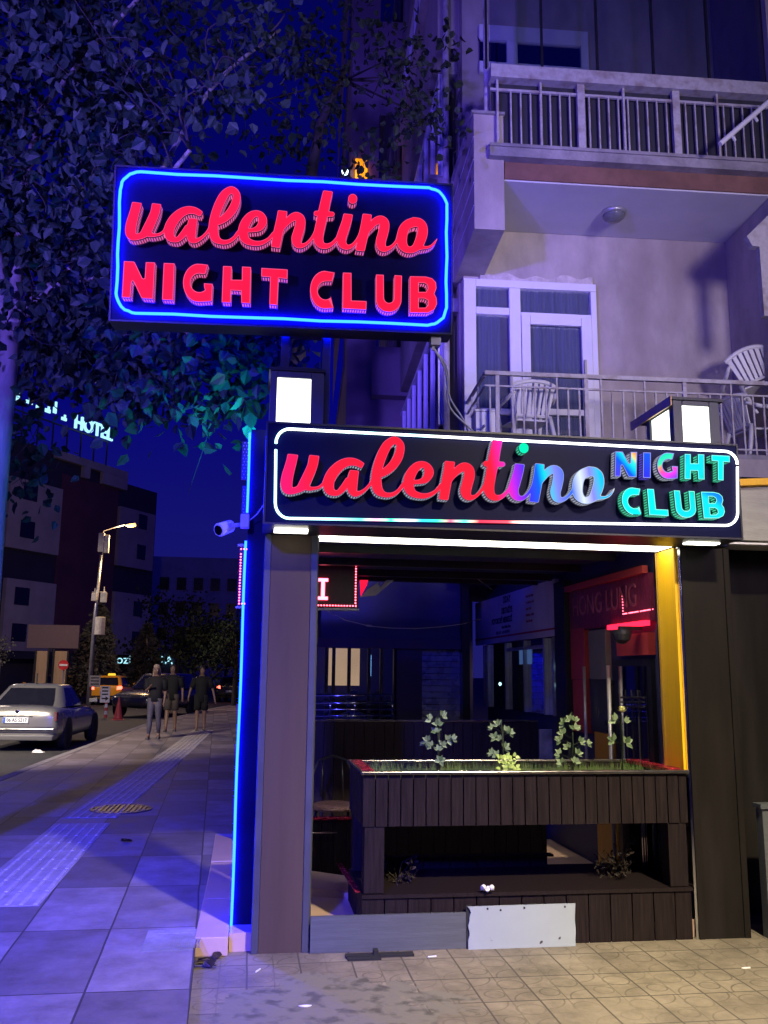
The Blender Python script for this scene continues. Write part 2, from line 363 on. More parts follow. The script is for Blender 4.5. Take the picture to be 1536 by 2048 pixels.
def contours(xs, ys, F, iso):
    G = F - iso; ny, nx = G.shape; segs = {}
    ins = G < 0
    def pt(k):
        kind, j, i = k
        if kind == 'h': a, b = G[j, i], G[j, i + 1]; t = a / (a - b); return (xs[i] + t * (xs[i + 1] - xs[i]), ys[j])
        a, b = G[j, i], G[j + 1, i]; t = a / (a - b); return (xs[i], ys[j] + t * (ys[j + 1] - ys[j]))
    c = ins[:-1, :-1].astype(int) + ins[:-1, 1:] * 2 + ins[1:, 1:] * 4 + ins[1:, :-1] * 8
    T = {1: [('l', 't')], 2: [('t', 'r')], 3: [('l', 'r')], 4: [('r', 'b')], 5: [('l', 'b'), ('r', 't')], 6: [('t', 'b')], 7: [('l', 'b')], 8: [('b', 'l')], 9: [('b', 't')], 10: [('t', 'l'), ('b', 'r')], 11: [('b', 'r')], 12: [('r', 'l')], 13: [('r', 't')], 14: [('t', 'l')]}
    nxt = {}
    for j, i in zip(*np.nonzero((c > 0) & (c < 15))):
        e = {'t': ('h', j, i), 'b': ('h', j + 1, i), 'l': ('v', j, i), 'r': ('v', j, i + 1)}
        for a, b in T[int(c[j, i])]: nxt.setdefault(e[a], []).append(e[b])
    loops = []
    while nxt:
        k = next(iter(nxt)); loop = []
        cur = k
        while cur in nxt:
            loop.append(pt(cur)); l = nxt[cur]; n2 = l.pop()
            if not l: del nxt[cur]
            cur = n2
        if len(loop) > 5: loops.append(loop)
    return loops
def arc(c, r, a0, a1, n=14, ry=None): return [(c[0] + r * math.cos(math.radians(a0 + (a1 - a0) * i / n)), c[1] - (ry or r) * math.sin(math.radians(a0 + (a1 - a0) * i / n))) for i in range(n + 1)]
k3 = lambda P: [(240 + x / 4.8, 510 + y / 4.8) for x, y in P]
k4 = lambda P: [(560 + x / 4.389, 510 + y / 4.389) for x, y in P]
GLY = {  # letter outlines in photo pixels of the tall sign
 'N': [k3([(38,60),(132,64),(142,72),(214,222),(226,228),(238,222),(248,70),(336,72),(318,422),(210,416),(200,402),(134,262),(122,250),(112,262),(100,410),(18,408)])],
 'I': [k3([(420,78),(524,82),(510,436),(404,430)])],
 'G': [k3([(845,95),(820,180)] + arc((762, 268), 85, 68, 345, 16, 90)[0:15] + [(808,310),(806,272),(890,278),(880,445),(762,452)] + arc((755, 268), 150, 270, 96, 18, 184)[1:] + [(790,88)])],
 'H': [k3([(990,107),(1073,110),(1070,238),(1170,240),(1172,112),(1258,117),(1250,466),(1165,462),(1162,345),(1066,340),(1062,458),(976,455)])],
 'T': [k3([(1358,125),(1609,140),(1607,230),(1523,222),(1510,482),(1434,475),(1442,214),(1356,207)])],
 'C': [k4([(480,155),(458,232)] + arc((400, 312), 70, 68, 308, 14, 80)[1:] + [(445,362),(470,468)] + arc((392, 306), 128, 285, 90, 16, 166)[1:])],
 'L': [k4([(553,155),(627,158),(628,400),(760,406),(758,482),(548,470)])],
 'U': [k4([(843,172),(910,175),(912,370)] + arc((957, 372), 45, 180, 360, 10, 50)[1:-1] + [(1001,380),(1005,178),(1070,182),(1066,400)] + arc((955, 392), 112, 0, -180, 14, 110)[1:-1] + [(843,380)])],
 'B': [k4([(1140,187),(1280,190),(1335,205),(1368,240),(1374,290),(1355,340),(1374,378),(1378,430),(1355,480),(1300,508),(1140,508)]),
       k4([(1218,245),(1265,245),(1292,262),(1298,295),(1280,325),(1218,325)]), k4([(1218,382),(1270,382),(1298,400),(1300,440),(1275,463),(1218,463)])],
}
def offset_loop(P, d):
    P = np.array(P); n = len(P); a = P - np.roll(P, 1, 0); b = np.roll(P, -1, 0) - P
    na = np.stack([-a[:, 1], a[:, 0]], 1); nb = np.stack([-b[:, 1], b[:, 0]], 1)
    na /= np.linalg.norm(na, axis=1)[:, None] + 1e-9; nb /= np.linalg.norm(nb, axis=1)[:, None] + 1e-9
    m_ = na + nb; m_ /= np.maximum(np.linalg.norm(m_, axis=1)[:, None], .2); c = np.maximum((m_ * na).sum(1), .45)[:, None]
    return P + m_ * d / c
def area(P): P = np.array(P); x, y = P[:, 0], P[:, 1]; return .5 * np.sum(x * np.roll(y, -1) - y * np.roll(x, -1))
def fill_mesh(loops):
    def setup(cu):
        for L in loops:
            sp = cu.splines.new('POLY'); sp.points.add(len(L) - 1); sp.use_cyclic_u = True
            for p, q in zip(sp.points, L): p.co = (q[0], q[1], 0, 1)
    return curve_mesh(setup, 'fill')
def letter(outer_loops, inner_loops, F, parent, mats, name='letter', d0=0.0, d1=0.10):
    """channel letter: lit face, pale lip around it, slotted side walls standing off the board. loops in (u, v) metres"""
    vs = []; fs = []; mi = []; uvs = []
    def put(me, mat, dd):
        n = len(vs)
        vs.extend([(v.co.x, -dd, v.co.y) for v in me.vertices])
        for p in me.polygons: fs.append(tuple(i + n for i in p.vertices)); mi.append(mat); uvs.extend([(0, 0)] * len(p.vertices))
        bpy.data.meshes.remove(me)
    put(fill_mesh(inner_loops), 0, d1)
    put(fill_mesh(outer_loops + inner_loops), 1, d1 + .002)
    for L in outer_loops:
        n = len(vs); k = len(L); s = 0.0; A = []
        for i in range(k):
            a = L[i]; b = L[(i + 1) % k]; A.append(s); s += math.hypot(a[0] - b[0], a[1] - b[1])
        A.append(s)
        vs.extend([(p[0], -d0, p[1]) for p in L]); vs.extend([(p[0], -d1 - .002, p[1]) for p in L])
        for i in range(k):
            j = (i + 1) % k; fs.append((n + i, n + j, n + k + j, n + k + i)); mi.append(2); uvs.extend([(A[i], 0), (A[i + 1], 0), (A[i + 1], 1), (A[i], 1)])
    me = bpy.data.meshes.new(name); mt = MW[parent.name].inverted() @ F
    me.from_pydata([tuple(mt @ Vector(v)) for v in vs], [], fs)
    for q in mats: me.materials.append(q)
    me.polygons.foreach_set('material_index', mi)
    uv = me.uv_layers.new(name='UVMap'); uv.data.foreach_set('uv', np.array(uvs, 'f').ravel())
    o = bpy.data.objects.new(name, me); COL.objects.link(o); o.parent = parent; MW[o.name] = MW[parent.name].copy(); return o
def slotmat(name, col, st, pitch=0.017):
    m, nt, b = _new(name); N = nt.nodes; L = nt.links
    uv = N.new('ShaderNodeUVMap'); sp = N.new('ShaderNodeSeparateXYZ'); L.new(uv.outputs[0], sp.inputs[0])
    a = N.new('ShaderNodeMath'); a.operation = 'DIVIDE'; a.inputs[1].default_value = pitch; L.new(sp.outputs[0], a.inputs[0])
    f = N.new('ShaderNodeMath'); f.operation = 'FRACT'; L.new(a.outputs[0], f.inputs[0])
    g = N.new('ShaderNodeMath'); g.operation = 'LESS_THAN'; g.inputs[1].default_value = .5; L.new(f.outputs[0], g.inputs[0])
    h = N.new('ShaderNodeMath'); h.operation = 'GREATER_THAN'; h.inputs[1].default_value = .22; L.new(sp.outputs[1], h.inputs[0])
    h2 = N.new('ShaderNodeMath'); h2.operation = 'LESS_THAN'; h2.inputs[1].default_value = .82; L.new(sp.outputs[1], h2.inputs[0])
    x = N.new('ShaderNodeMath'); x.operation = 'MULTIPLY'; L.new(g.outputs[0], x.inputs[0]); L.new(h.outputs[0], x.inputs[1])
    y = N.new('ShaderNodeMath'); y.operation = 'MULTIPLY'; L.new(x.outputs[0], y.inputs[0]); L.new(h2.outputs[0], y.inputs[1])
    z = N.new('ShaderNodeMath'); z.operation = 'MULTIPLY'; z.inputs[1].default_value = st; L.new(y.outputs[0], z.inputs[0])
    b.inputs['Base Color'].default_value = (*[c * .12 + .01 for c in col], 1); b.inputs['Roughness'].default_value = .3
    b.inputs['Emission Color'].default_value = (*col, 1); L.new(z.outputs[0], b.inputs['Emission Strength']); return m
lipred = emat('lipred', (1.0, 0.09, 0.24), 1.0); slotred = slotmat('slotred', (1.0, 0.18, 0.5), 0.9)
xs_, ys_, Fld = script_field()
o_loops = contours(xs_, ys_, Fld, 0.0); i_loops = contours(xs_, ys_, Fld, -4.0)
to_img = lambda L: [(240 + x / 4.8, 360 + y / 4.8) for x, y in L]
uv_up = lambda L: [plane_uv(x, y, UFf) for x, y in L]
UFf = UF @ Matrix.Translation((0, -0.10, 0))                     # plane of the letter faces
scr_o = [uv_up(to_img(L)) for L in o_loops]; scr_i = [uv_up(to_img(L)) for L in i_loops]
gly_uv = {k: [uv_up(L) for L in v] for k, v in GLY.items()}
def with_inner(loops, d=0.0045):
    out = [];
    for i, L in enumerate(loops):
        s = 1 if area(L) > 0 else -1
        if i > 0: s = -s
        out.append([tuple(p) for p in offset_loop(L, d * s)])
    return out
def aff(src_px, dst_px):
    a = np.array([[*plane_uv(*p, UFf), 1] for p in src_px]); b = np.array([plane_uv(*p, LFf) for p in dst_px])
    A = np.linalg.lstsq(a, b, rcond=None)[0]; return lambda L: [tuple(np.array([p[0], p[1], 1]) @ A) for p in L]
LFf = LF @ Matrix.Translation((0, -0.085, 0))

def sign_box(root, F, w, h, d, lightmats, inset=0.045, gaps=(), rad=0.1, tr=0.011, both=False):
    b = MB(F); b.box(-w / 2, w / 2, 0, d, -h / 2, h / 2); b.build('cabinet', 'signboard', root, bevel=.004)
    b = MB(F)
    for x0, x1, z0, z1 in ((-w / 2 - .012, w / 2 + .012, h / 2, h / 2 + .012), (-w / 2 - .012, w / 2 + .012, -h / 2 - .012, -h / 2), (-w / 2 - .012, -w / 2, -h / 2, h / 2), (w / 2, w / 2 + .012, -h / 2, h / 2)):
        b.box(x0, x1, -.006, d + .006, z0, z1)
    b.build('edge_trim', 'blackmetal', root)
# --- the tall sign on its posts
root = thing('lit_club_sign', 'tall club sign with all red lettering inside a blue neon outline, raised on posts', 'sign', (0, 0, 0), fr=UF)
UW, UH = 2.298, 1.056
sign_box(root, UF, UW, UH, 0.20, None)
P = rrect(-UW / 2 + .035, UW / 2 - .035, -UH / 2 + .045, UH / 2 - .035, .13, 8)
Pj = [(x + .003 * math.sin(i * 1.7), -.018, z + .003 * math.cos(i * 2.3)) for i, (x, z) in enumerate([p for a, b in zip(P, P[1:] + P[:1]) for p in ([a] if math.dist(a, b) < .3 else [(a[0] + (b[0] - a[0]) * t / 8, a[1] + (b[1] - a[1]) * t / 8) for t in range(8)])])]
b = MB(UF); b.tube(Pj, .0098, 8, closed=True); b.build('neon_tube', 'neonblue', root, smooth=True)
b = MB(UF); b.tube([(p[0], .2 + .018, p[2]) for p in Pj], .0125, 6, closed=True); b.build('neon_tube', 'neonblue', root, smooth=True)  # unseen back tube added so the sign lights tree and building
letter(scr_o, scr_i, UF, root, [M['red'], lipred, slotred], 'script_lettering')
for ch in 'NIGHTCLUB':
    letter([list(map(tuple, L)) for L in gly_uv[ch]], with_inner(gly_uv[ch]), UF, root, [M['red'], lipred, slotred], 'letter')
b = MB(UF); b.box(1.02, 1.09, .05, .14, -.60, -.54); b.box(1.03, 1.05, .08, .10, -.63, -.60); b.build('cable_gland', 'galv', root)
# posts that carry it
pr = thing('sign_post_pair', 'pair of dark square posts with steel cross plate carrying the tall sign', 'posts', (0.25, 6.05, 3.72))
for px0, px1 in ((562, 579), (645, 661)):
    a = PY(px0, 700, 6.05); c = PY(px1, 700, 6.05); b = MB(); b.box(a[0], c[0], 6.05, 6.13, 3.28 if px0 > 600 else 3.705, 3.96); b.build('post', 'blackmetal', pr, bevel=.003)
a = PY(580, 661, 6.04); c = PY(645, 681, 6.04); b = MB(); b.box(a[0], c[0], 5.98, 6.05, c[2], a[2]); b.box(a[0] - .02, c[0] + .02, 5.96, 5.98, c[2] + .02, c[2] + .03); b.build('cross_plate', 'chrome', pr)
b = MB(); b.box(.1, .38, 6.03, 6.16, 3.70, 3.722); b.build('foot_plate', 'blackmetal', pr)

# --- the long sign over the opening
root = thing('lit_club_sign', 'long low club sign, script turning red to rainbow, white outline, above the opening', 'sign', (0, 0, 0), fr=LF)
LW, LH = 3.18, 0.638
sign_box(root, LF, LW, LH, 0.40, None)
PXR = lambda x: plane_uv(x, 950, LF)[0]
# outline traced by its corners (the strip sags a little towards the right)
q = [plane_uv(*p, LF) for p in ((552, 858), (1472, 905), (1473, 1052), (550, 1037))]
def bil(s, t): return tuple(np.array(q[0]) * (1 - s) * (1 - t) + np.array(q[1]) * s * (1 - t) + np.array(q[2]) * s * t + np.array(q[3]) * (1 - s) * t)
def segs(a0, a1, n): return [a0 + (a1 - a0) * i / n for i in range(n + 1)]
r_ = 0.028; rt = 0.17
top = [bil(s, 0) for s in segs(r_, 1 - r_, 24)]; bot = [bil(s, 1) for s in segs(1 - r_, r_, 24)]
rc = [bil(1 - r_ + r_ * math.sin(a), rt - rt * math.cos(a)) for a in segs(0, math.pi / 2, 6)]; rcb = [bil(1 - r_ + r_ * math.cos(a), 1 - rt + rt * math.sin(a)) for a in segs(0, math.pi / 2, 6)]
lcb = [bil(r_ - r_ * math.sin(a), 1 - rt + rt * math.cos(a)) for a in segs(0, math.pi / 2, 6)]; lct = [bil(r_ - r_ * math.cos(a), rt - rt * math.sin(a)) for a in segs(0, math.pi / 2, 6)]
ledtop = ramp_emat('ledtop', [(0, (.25, 1, .95)), (.05, (.85, 1, 1)), (.12, (.9, 1, 1)), (.22, (.5, 1, .9)), (.24, (1, 1, .95)), (.3, (.45, .95, 1)), (.36, (1, .97, .8)), (.42, (1, 1, 1))], 5.0, lo=-1.6, hi=1.6)
ledbot = ramp_emat('ledbot', [(0, (.55, .95, 1)), (.12, (.45, .85, 1)), (.19, (.06, .6, .6)), (.22, (.8, .3, .5)), (.25, (.02, .8, .5)), (.28, (.9, .9, 1)), (.31, (.02, .55, .9)), (.345, (.03, .75, .35)), (.37, (.5, .05, .15)), (.40, (.05, .7, .5)), (.43, (.8, .02, .05)), (.49, (.7, .05, .08)), (.52, (1, .8, .7)), (.56, (1, 1, 1))], 3.6, lo=-1.6, hi=1.6)
ledleft = emat('ledleft', (.42, .88, 1.0), 4.5)
b = MB(LF); b.tube([(u, -.016, v) for u, v in lct + top + rc[1:]], .0085, 7); b.build('led_strip', ledtop, root, smooth=True)
b = MB(LF); b.tube([(u, -.016, v) for u, v in [bil(1, rt + .035)] + [bil(1 , t) for t in segs(rt + .1, .8, 5)] + rcb[0:] + bot + lcb[::-1][::-1]], .0085, 7); b.build('led_strip', ledbot, root, smooth=True)
ls = [bil(0, t) for t in segs(1 - rt, rt + .07, 6)]
b = MB(LF); b.tube([(u, -.016, v) for u, v in ls], .0085, 7); b.build('led_strip', ledleft, root, smooth=True)
A1 = aff([(250, 440), (873.5, 476.7), (463, 372.7), (267, 480.4), (814, 506), (702, 397)], [(563.5, 955), (1226, 979), (787.5, 871), (577, 981), (1169, 1006.5), (1045, 893)])
o2 = [A1(L) for L in scr_o]; i2 = [A1(L) for L in scr_i]
u0 = PXR(563); u1 = PXR(1226); fx = lambda x: (PXR(x) - u0) / (u1 - u0)
wordmat = ramp_emat('wordmat', [(0, (1, .01, .16)), (fx(620), (1, .012, .045)), (fx(980), (1, .012, .04)), (fx(1004), (.95, .02, .45)), (fx(1026), (.35, .02, 1)), (fx(1046), (.04, .03, 1)), (fx(1068), (.0, .12, 1)), (fx(1082), (.0, .72, .80)), (fx(1104), (.22, .25, .95)), (fx(1130), (.01, .12, 1)), (fx(1152), (.75, .85, .95)), (fx(1172), (.25, .25, .95)), (fx(1192), (0, .60, 1)), (fx(1208), (0, .35, 1)), (1, (1, .95, .75))], 1.15, vec=(1, 0, .16), lo=u0, hi=u1)
lipword = ramp_emat('lipword', [(0, (1, .08, .30)), (fx(980), (1, .06, .16)), (fx(1030), (.4, .3, 1)), (fx(1130), (.4, .6, 1)), (1, (.9, .95, 1))], .95, vec=(1, 0, .16), lo=u0, hi=u1)
wslot = slotmat('wslot', (.75, .8, 1), .55)
big = [i for i, L in enumerate(o2)]
# the dot over the i is its own green piece
def cx(L): return sum(p[0] for p in L) / len(L)
def cz(L): return sum(p[1] for p in L) / len(L)
dotu, dotv = plane_uv(1045, 893, LFf)
isdot = lambda L: abs(cx(L) - dotu) < .04 and abs(cz(L) - dotv) < .05
letter([L for L in o2 if not isdot(L)], [L for L in i2 if not isdot(L)], LF, root, [wordmat, lipword, wslot], 'script_lettering', d1=.085)
def gl(name, col, st=1.1): return emat(name, col, st)
teal = gl('teal', (0, .78, .42)); cyan = gl('cyan', (0, .82, 1)); slotteal = slotmat('slotteal', (.1, .95, .55), .7); lipcy = gl('lipcy', (.25, 1, .9), .9)
letter([L for L in o2 if isdot(L)], [L for L in i2 if isdot(L)], LF, root, [teal, teal, slotteal], 'letter_dot', d1=.085)
AN = aff([(247.9, 522.5), (243.75, 595), (575.2, 539.2), (554.6, 610.4)], [(1229, 902.8), (1231, 953), (1460.7, 911.9), (1445, 961)])
AC = aff([(620.4, 585.2), (669.4, 545.3), (684.9, 617), (874, 608), (819.7, 625.7), (819.7, 552.6)], [(1244.7, 1004), (1278, 978), (1300, 1033), (1448.8, 1024), (1406, 1035), (1404, 984)])
def spread(ch):
    L0 = gly_uv[ch][0]; us = [p[0] for p in L0]; vs_ = [p[1] for p in L0]; return us, vs_
def rm(name, L, stops, vec):
    d = [p[0] * vec[0] + p[1] * vec[2] for p in L]; return ramp_emat(name, stops, 1.1, vec=vec, lo=min(d), hi=max(d))
for ch in 'NIGHTCLUB':
    A = AN if ch in 'NIGHT' else AC
    ol = [A(L) for L in gly_uv[ch]]; il = with_inner(ol, .0045)
    blue = (.01, .06, 1)
    if ch == 'N': fm = rm('faceN', ol[0], [(0, (.1, .04, 1)), (.42, (.0, .1, 1)), (.6, (0, .75, .95)), (.72, (.05, .9, .8)), (.82, (1, .75, .3)), (1, (1, .12, .08))], (1, 0, .9)); sl = wslot
    elif ch == 'I': fm = rm('faceI', ol[0], [(0, (.03, .02, 1)), (1, (0, .12, 1))], (0.3, 0, 1)); sl = slotmat('slotblue', (.15, .1, 1), .7)
    elif ch == 'G': fm = rm('faceG', ol[0], [(0, (.06, .05, 1)), (.25, (.9, .05, 1)), (.45, (1, .10, .45)), (.62, (1, .35, .2)), (.72, (.05, .9, .5)), (1, (0, .8, .6))], (-.55, 0, 1)); sl = wslot
    elif ch == 'B': fm = rm('faceB', ol[0], [(0, (0, .82, 1)), (.6, (0, .82, 1)), (.8, (0, .35, 1)), (1, (0, .2, 1))], (.6, 0, 1)); sl = slotteal
    elif ch == 'H': fm = rm('faceH', ol[0], [(0, (0, .55, 1)), (.25, (0, .8, 1)), (.75, (0, .8, .95)), (1, (0, .75, .6))], (1, 0, -.7)); sl = slotteal
    elif ch == 'U': fm = rm('faceU', ol[0], [(0, (0, .8, 1)), (.8, (0, .8, .8)), (1, (0, .7, .4))], (1, 0, .8)); sl = slotteal
    else: fm = cyan; sl = slotteal
    letter(ol, il, LF, root, [fm, lipcy if ch not in 'NIG' else gl('lip' + ch, (.3, .35, 1), .8), sl], 'letter', d1=.085)
# lights let into the underside above each pillar
for px0, px1, py0, py1 in ((549, 616, 1045, 1064), (1376, 1440, 1071, 1088)):
    a = PY(px0, py0, 5.70); c = PY(px1, py1, 5.70)
    b = MB(); b.box(a[0], c[0], 5.70, 5.78, c[2], 2.5185); b.build('downlight', 'strip', root)
# ================================================================== GROUND
def mth(nt, op, a, b=None, c=None):
    n = nt.nodes.new('ShaderNodeMath'); n.operation = op
    for i, v in enumerate((a, b, c)):
        if v is None: continue
        if isinstance(v, (int, float)): n.inputs[i].default_value = v
        else: nt.links.new(v, n.inputs[i])
    return n.outputs[0]
def tilemat(name, c1, c2, x0, y0, w, h, skew=0.0, joint=0.008, jcol=(.03, .03, .035), rough=.55, emboss=False, stain=None, check=0.5):
    m, nt, b = _new(name); N = nt.nodes; L = nt.links
    g = N.new('ShaderNodeNewGeometry'); sp = N.new('ShaderNodeSeparateXYZ'); L.new(g.outputs['Position'], sp.inputs[0])
    X, Yc = sp.outputs[0], sp.outputs[1]
    nz = N.new('ShaderNodeTexNoise'); nz.inputs['Scale'].default_value = 1.3; L.new(g.outputs['Position'], nz.inputs['Vector'])
    wob = mth(nt, 'MULTIPLY', mth(nt, 'SUBTRACT', nz.outputs[0], .5), .02)
    u = mth(nt, 'DIVIDE', mth(nt, 'ADD', mth(nt, 'ADD', mth(nt, 'SUBTRACT', X, x0), mth(nt, 'MULTIPLY', Yc, skew)), wob), w)
    v = mth(nt, 'DIVIDE', mth(nt, 'ADD', mth(nt, 'SUBTRACT', Yc, y0), wob), h)
    fu, fv = mth(nt, 'FRACT', u), mth(nt, 'FRACT', v); iu, iv = mth(nt, 'FLOOR', u), mth(nt, 'FLOOR', v)
    cmb = N.new('ShaderNodeCombineXYZ'); L.new(iu, cmb.inputs[0]); L.new(iv, cmb.inputs[1])
    wn_ = N.new('ShaderNodeTexWhiteNoise'); L.new(cmb.outputs[0], wn_.inputs['Vector'])
    ck = mth(nt, 'MODULO', mth(nt, 'ABSOLUTE', mth(nt, 'ADD', iu, iv)), 2.0)
    t = mth(nt, 'ADD', mth(nt, 'MULTIPLY', ck, check), mth(nt, 'MULTIPLY', wn_.outputs[0], 1 - check))
    mc = N.new('ShaderNodeMix'); mc.data_type = 'RGBA'; L.new(t, mc.inputs[0]); mc.inputs[6].default_value = (*c1, 1); mc.inputs[7].default_value = (*c2, 1)
    n2 = N.new('ShaderNodeTexNoise'); n2.inputs['Scale'].default_value = 3.0; n2.inputs['Detail'].default_value = 9; n2.inputs['Roughness'].default_value = .7; L.new(g.outputs['Position'], n2.inputs['Vector'])
    f = N.new('ShaderNodeMapRange'); f.inputs[1].default_value = .3; f.inputs[2].default_value = .7; f.inputs[3].default_value = .52; f.inputs[4].default_value = 1.28; L.new(n2.outputs[0], f.inputs[0])
    sc = N.new('ShaderNodeVectorMath'); sc.operation = 'SCALE'; L.new(mc.outputs[2], sc.inputs[0]); L.new(f.outputs[0], sc.inputs['Scale'])
    du = mth(nt, 'MULTIPLY', mth(nt, 'MINIMUM', fu, mth(nt, 'SUBTRACT', 1.0, fu)), w); dv = mth(nt, 'MULTIPLY', mth(nt, 'MINIMUM', fv, mth(nt, 'SUBTRACT', 1.0, fv)), h)
    jm = mth(nt, 'LESS_THAN', mth(nt, 'MINIMUM', du, dv), joint)
    height = mth(nt, 'SUBTRACT', 1.0, jm); col = sc.outputs[0]
    if emboss:
        # two rings and a cross of grooves pressed into every tile
        def ring(cu, cv, r, e=.010):
            d = mth(nt, 'SQRT', mth(nt, 'ADD', mth(nt, 'POWER', mth(nt, 'MULTIPLY', mth(nt, 'SUBTRACT', fu, cu), w), 2.0), mth(nt, 'POWER', mth(nt, 'MULTIPLY', mth(nt, 'SUBTRACT', fv, cv), h), 2.0)))
            return mth(nt, 'LESS_THAN', mth(nt, 'ABSOLUTE', mth(nt, 'SUBTRACT', d, r)), e / 2)
        g1 = mth(nt, 'MAXIMUM', ring(.30, .30, .055), mth(nt, 'MAXIMUM', ring(.72, .68, .075), mth(nt, 'MAXIMUM', ring(0, 1, .13), ring(1, 0, .13))))
        ln = mth(nt, 'MAXIMUM', mth(nt, 'LESS_THAN', mth(nt, 'ABSOLUTE', mth(nt, 'SUBTRACT', fu, .5)), .014), mth(nt, 'LESS_THAN', mth(nt, 'ABSOLUTE', mth(nt, 'SUBTRACT', fv, .5)), .011))
        g1 = mth(nt, 'MAXIMUM', g1, ln)
        n4 = N.new('ShaderNodeTexNoise'); n4.inputs['Scale'].default_value = 2.4; L.new(g.outputs['Position'], n4.inputs['Vector'])
        g1 = mth(nt, 'MULTIPLY', g1, mth(nt, 'MULTIPLY', mth(nt, 'SUBTRACT', n4.outputs[0], .2), 1.1))
        m4 = N.new('ShaderNodeMix'); m4.data_type = 'RGBA'; L.new(mth(nt, 'MULTIPLY', g1, 1.0), m4.inputs[0]); L.new(col, m4.inputs[6]); m4.inputs[7].default_value = (*[c * .3 for c in c1], 1); col = m4.outputs[2]
        height = mth(nt, 'SUBTRACT', height, mth(nt, 'MULTIPLY', g1, .7))
    m5 = N.new('ShaderNodeMix'); m5.data_type = 'RGBA'; L.new(mth(nt, 'MULTIPLY', jm, .85), m5.inputs[0]); L.new(col, m5.inputs[6]); m5.inputs[7].default_value = (*jcol, 1); col = m5.outputs[2]
    if stain:
        # patch of smeared cement and dirt with a shape of its own
        (sx, sy, rx, ry), sc_ = stain
        d = mth(nt, 'SQRT', mth(nt, 'ADD', mth(nt, 'POWER', mth(nt, 'DIVIDE', mth(nt, 'SUBTRACT', X, sx), rx), 2.0), mth(nt, 'POWER', mth(nt, 'DIVIDE', mth(nt, 'SUBTRACT', Yc, sy), ry), 2.0)))
        n5 = N.new('ShaderNodeTexNoise'); n5.inputs['Scale'].default_value = 3.2; n5.inputs['Detail'].default_value = 8; n5.inputs['Roughness'].default_value = .65; n5.inputs['Distortion'].default_value = .6; L.new(g.outputs['Position'], n5.inputs['Vector'])
        mk = N.new('ShaderNodeMapRange'); mk.inputs[1].default_value = 1.02; mk.inputs[2].default_value = .92; L.new(mth(nt, 'ADD', d, mth(nt, 'MULTIPLY', mth(nt, 'SUBTRACT', n5.outputs[0], .5), 2.4)), mk.inputs[0])
        n6 = N.new('ShaderNodeTexNoise'); n6.inputs['Scale'].default_value = 9; n6.inputs['Detail'].default_value = 6; L.new(g.outputs['Position'], n6.inputs['Vector'])
        r6 = N.new('ShaderNodeValToRGB'); r6.color_ramp.elements[0].position = .36; r6.color_ramp.elements[0].color = (*[c * .5 for c in sc_], 1); r6.color_ramp.elements[1].position = .50; r6.color_ramp.elements[1].color = (*sc_, 1); L.new(n6.outputs[0], r6.inputs[0])
        m6 = N.new('ShaderNodeMix'); m6.data_type = 'RGBA'; L.new(mk.outputs[0], m6.inputs[0]); L.new(col, m6.inputs[6]); L.new(r6.outputs[0], m6.inputs[7]); col = m6.outputs[2]
        height = mth(nt, 'ADD', mth(nt, 'MULTIPLY', height, mth(nt, 'SUBTRACT', 1.0, mk.outputs[0])), mth(nt, 'MULTIPLY', n6.outputs[0], mk.outputs[0]))
    L.new(col, b.inputs['Base Color'])
    n3 = N.new('ShaderNodeTexNoise'); n3.inputs['Scale'].default_value = 45; n3.inputs['Detail'].default_value = 4; L.new(g.outputs['Position'], n3.inputs['Vector'])
    bp = N.new('ShaderNodeBump'); bp.inputs['Strength'].default_value = .5; bp.inputs['Distance'].default_value = .008
    L.new(mth(nt, 'ADD', height, mth(nt, 'MULTIPLY', n3.outputs[0], .35)), bp.inputs['Height']); L.new(bp.outputs[0], b.inputs['Normal'])
    r = N.new('ShaderNodeMapRange'); r.inputs[3].default_value = rough - .15; r.inputs[4].default_value = rough + .2; L.new(n2.outputs[0], r.inputs[0]); L.new(r.outputs[0], b.inputs['Roughness'])
    return m
M['slab'] = tilemat('slab', (.165, .14, .165), (.35, .30, .33), -.064, 5.06, .53, 1.165, skew=.038, check=.5, joint=.006, rough=.62)
M['drivetile'] = tilemat('drivetile', (.21, .18, .135), (.27, .235, .175), .03, 5.75, .31, .38, joint=.0055, jcol=(.07, .06, .05), rough=.7, emboss=True, check=.15, stain=((.45, 4.9, .75, .55), (.19, .178, .14)))
b = MB(); b.box(-260, 260, -40, 700, -.35, -.126); b.build('ground', 'asphalt', kind='structure')
def flat(name, poly, z0, z1, mat, **k):
    b = MB(); b.prism(poly, lambda u, v, d: (u, v, d), z0, z1); return b.build(name, mat, **k)
flat('road', [(-30, -30), (-3.74, -30), (-3.74, 10), (-3.6, 17.7), (-3.2, 29.7), (-1.55, 44), (1.6, 62), (16, 120), (-30, 120)], -.125, -.118, 'asphalt', kind='structure')
flat('sidewalk', [(-3.72, -6), (-.2, -6), (-.245, 4.6), (-.285, 5.94), (-.30, 9.62), (3.6, 9.66), (3.6, 30), (5.5, 62), (1.65, 62), (-1.5, 44), (-3.16, 29.7), (-3.56, 17.7), (-3.7, 10)], -.20, 0.0, 'slab', kind='structure')
M['kerb'] = pmat('kerb', (.30, .28, .30), .8, var=.2, scale=4, bump=.4, stain=.4)
kp = [(-3.72, -6), (-3.7, 10), (-3.56, 17.7), (-3.16, 29.7), (-1.5, 44), (1.65, 62)]
b = MB()
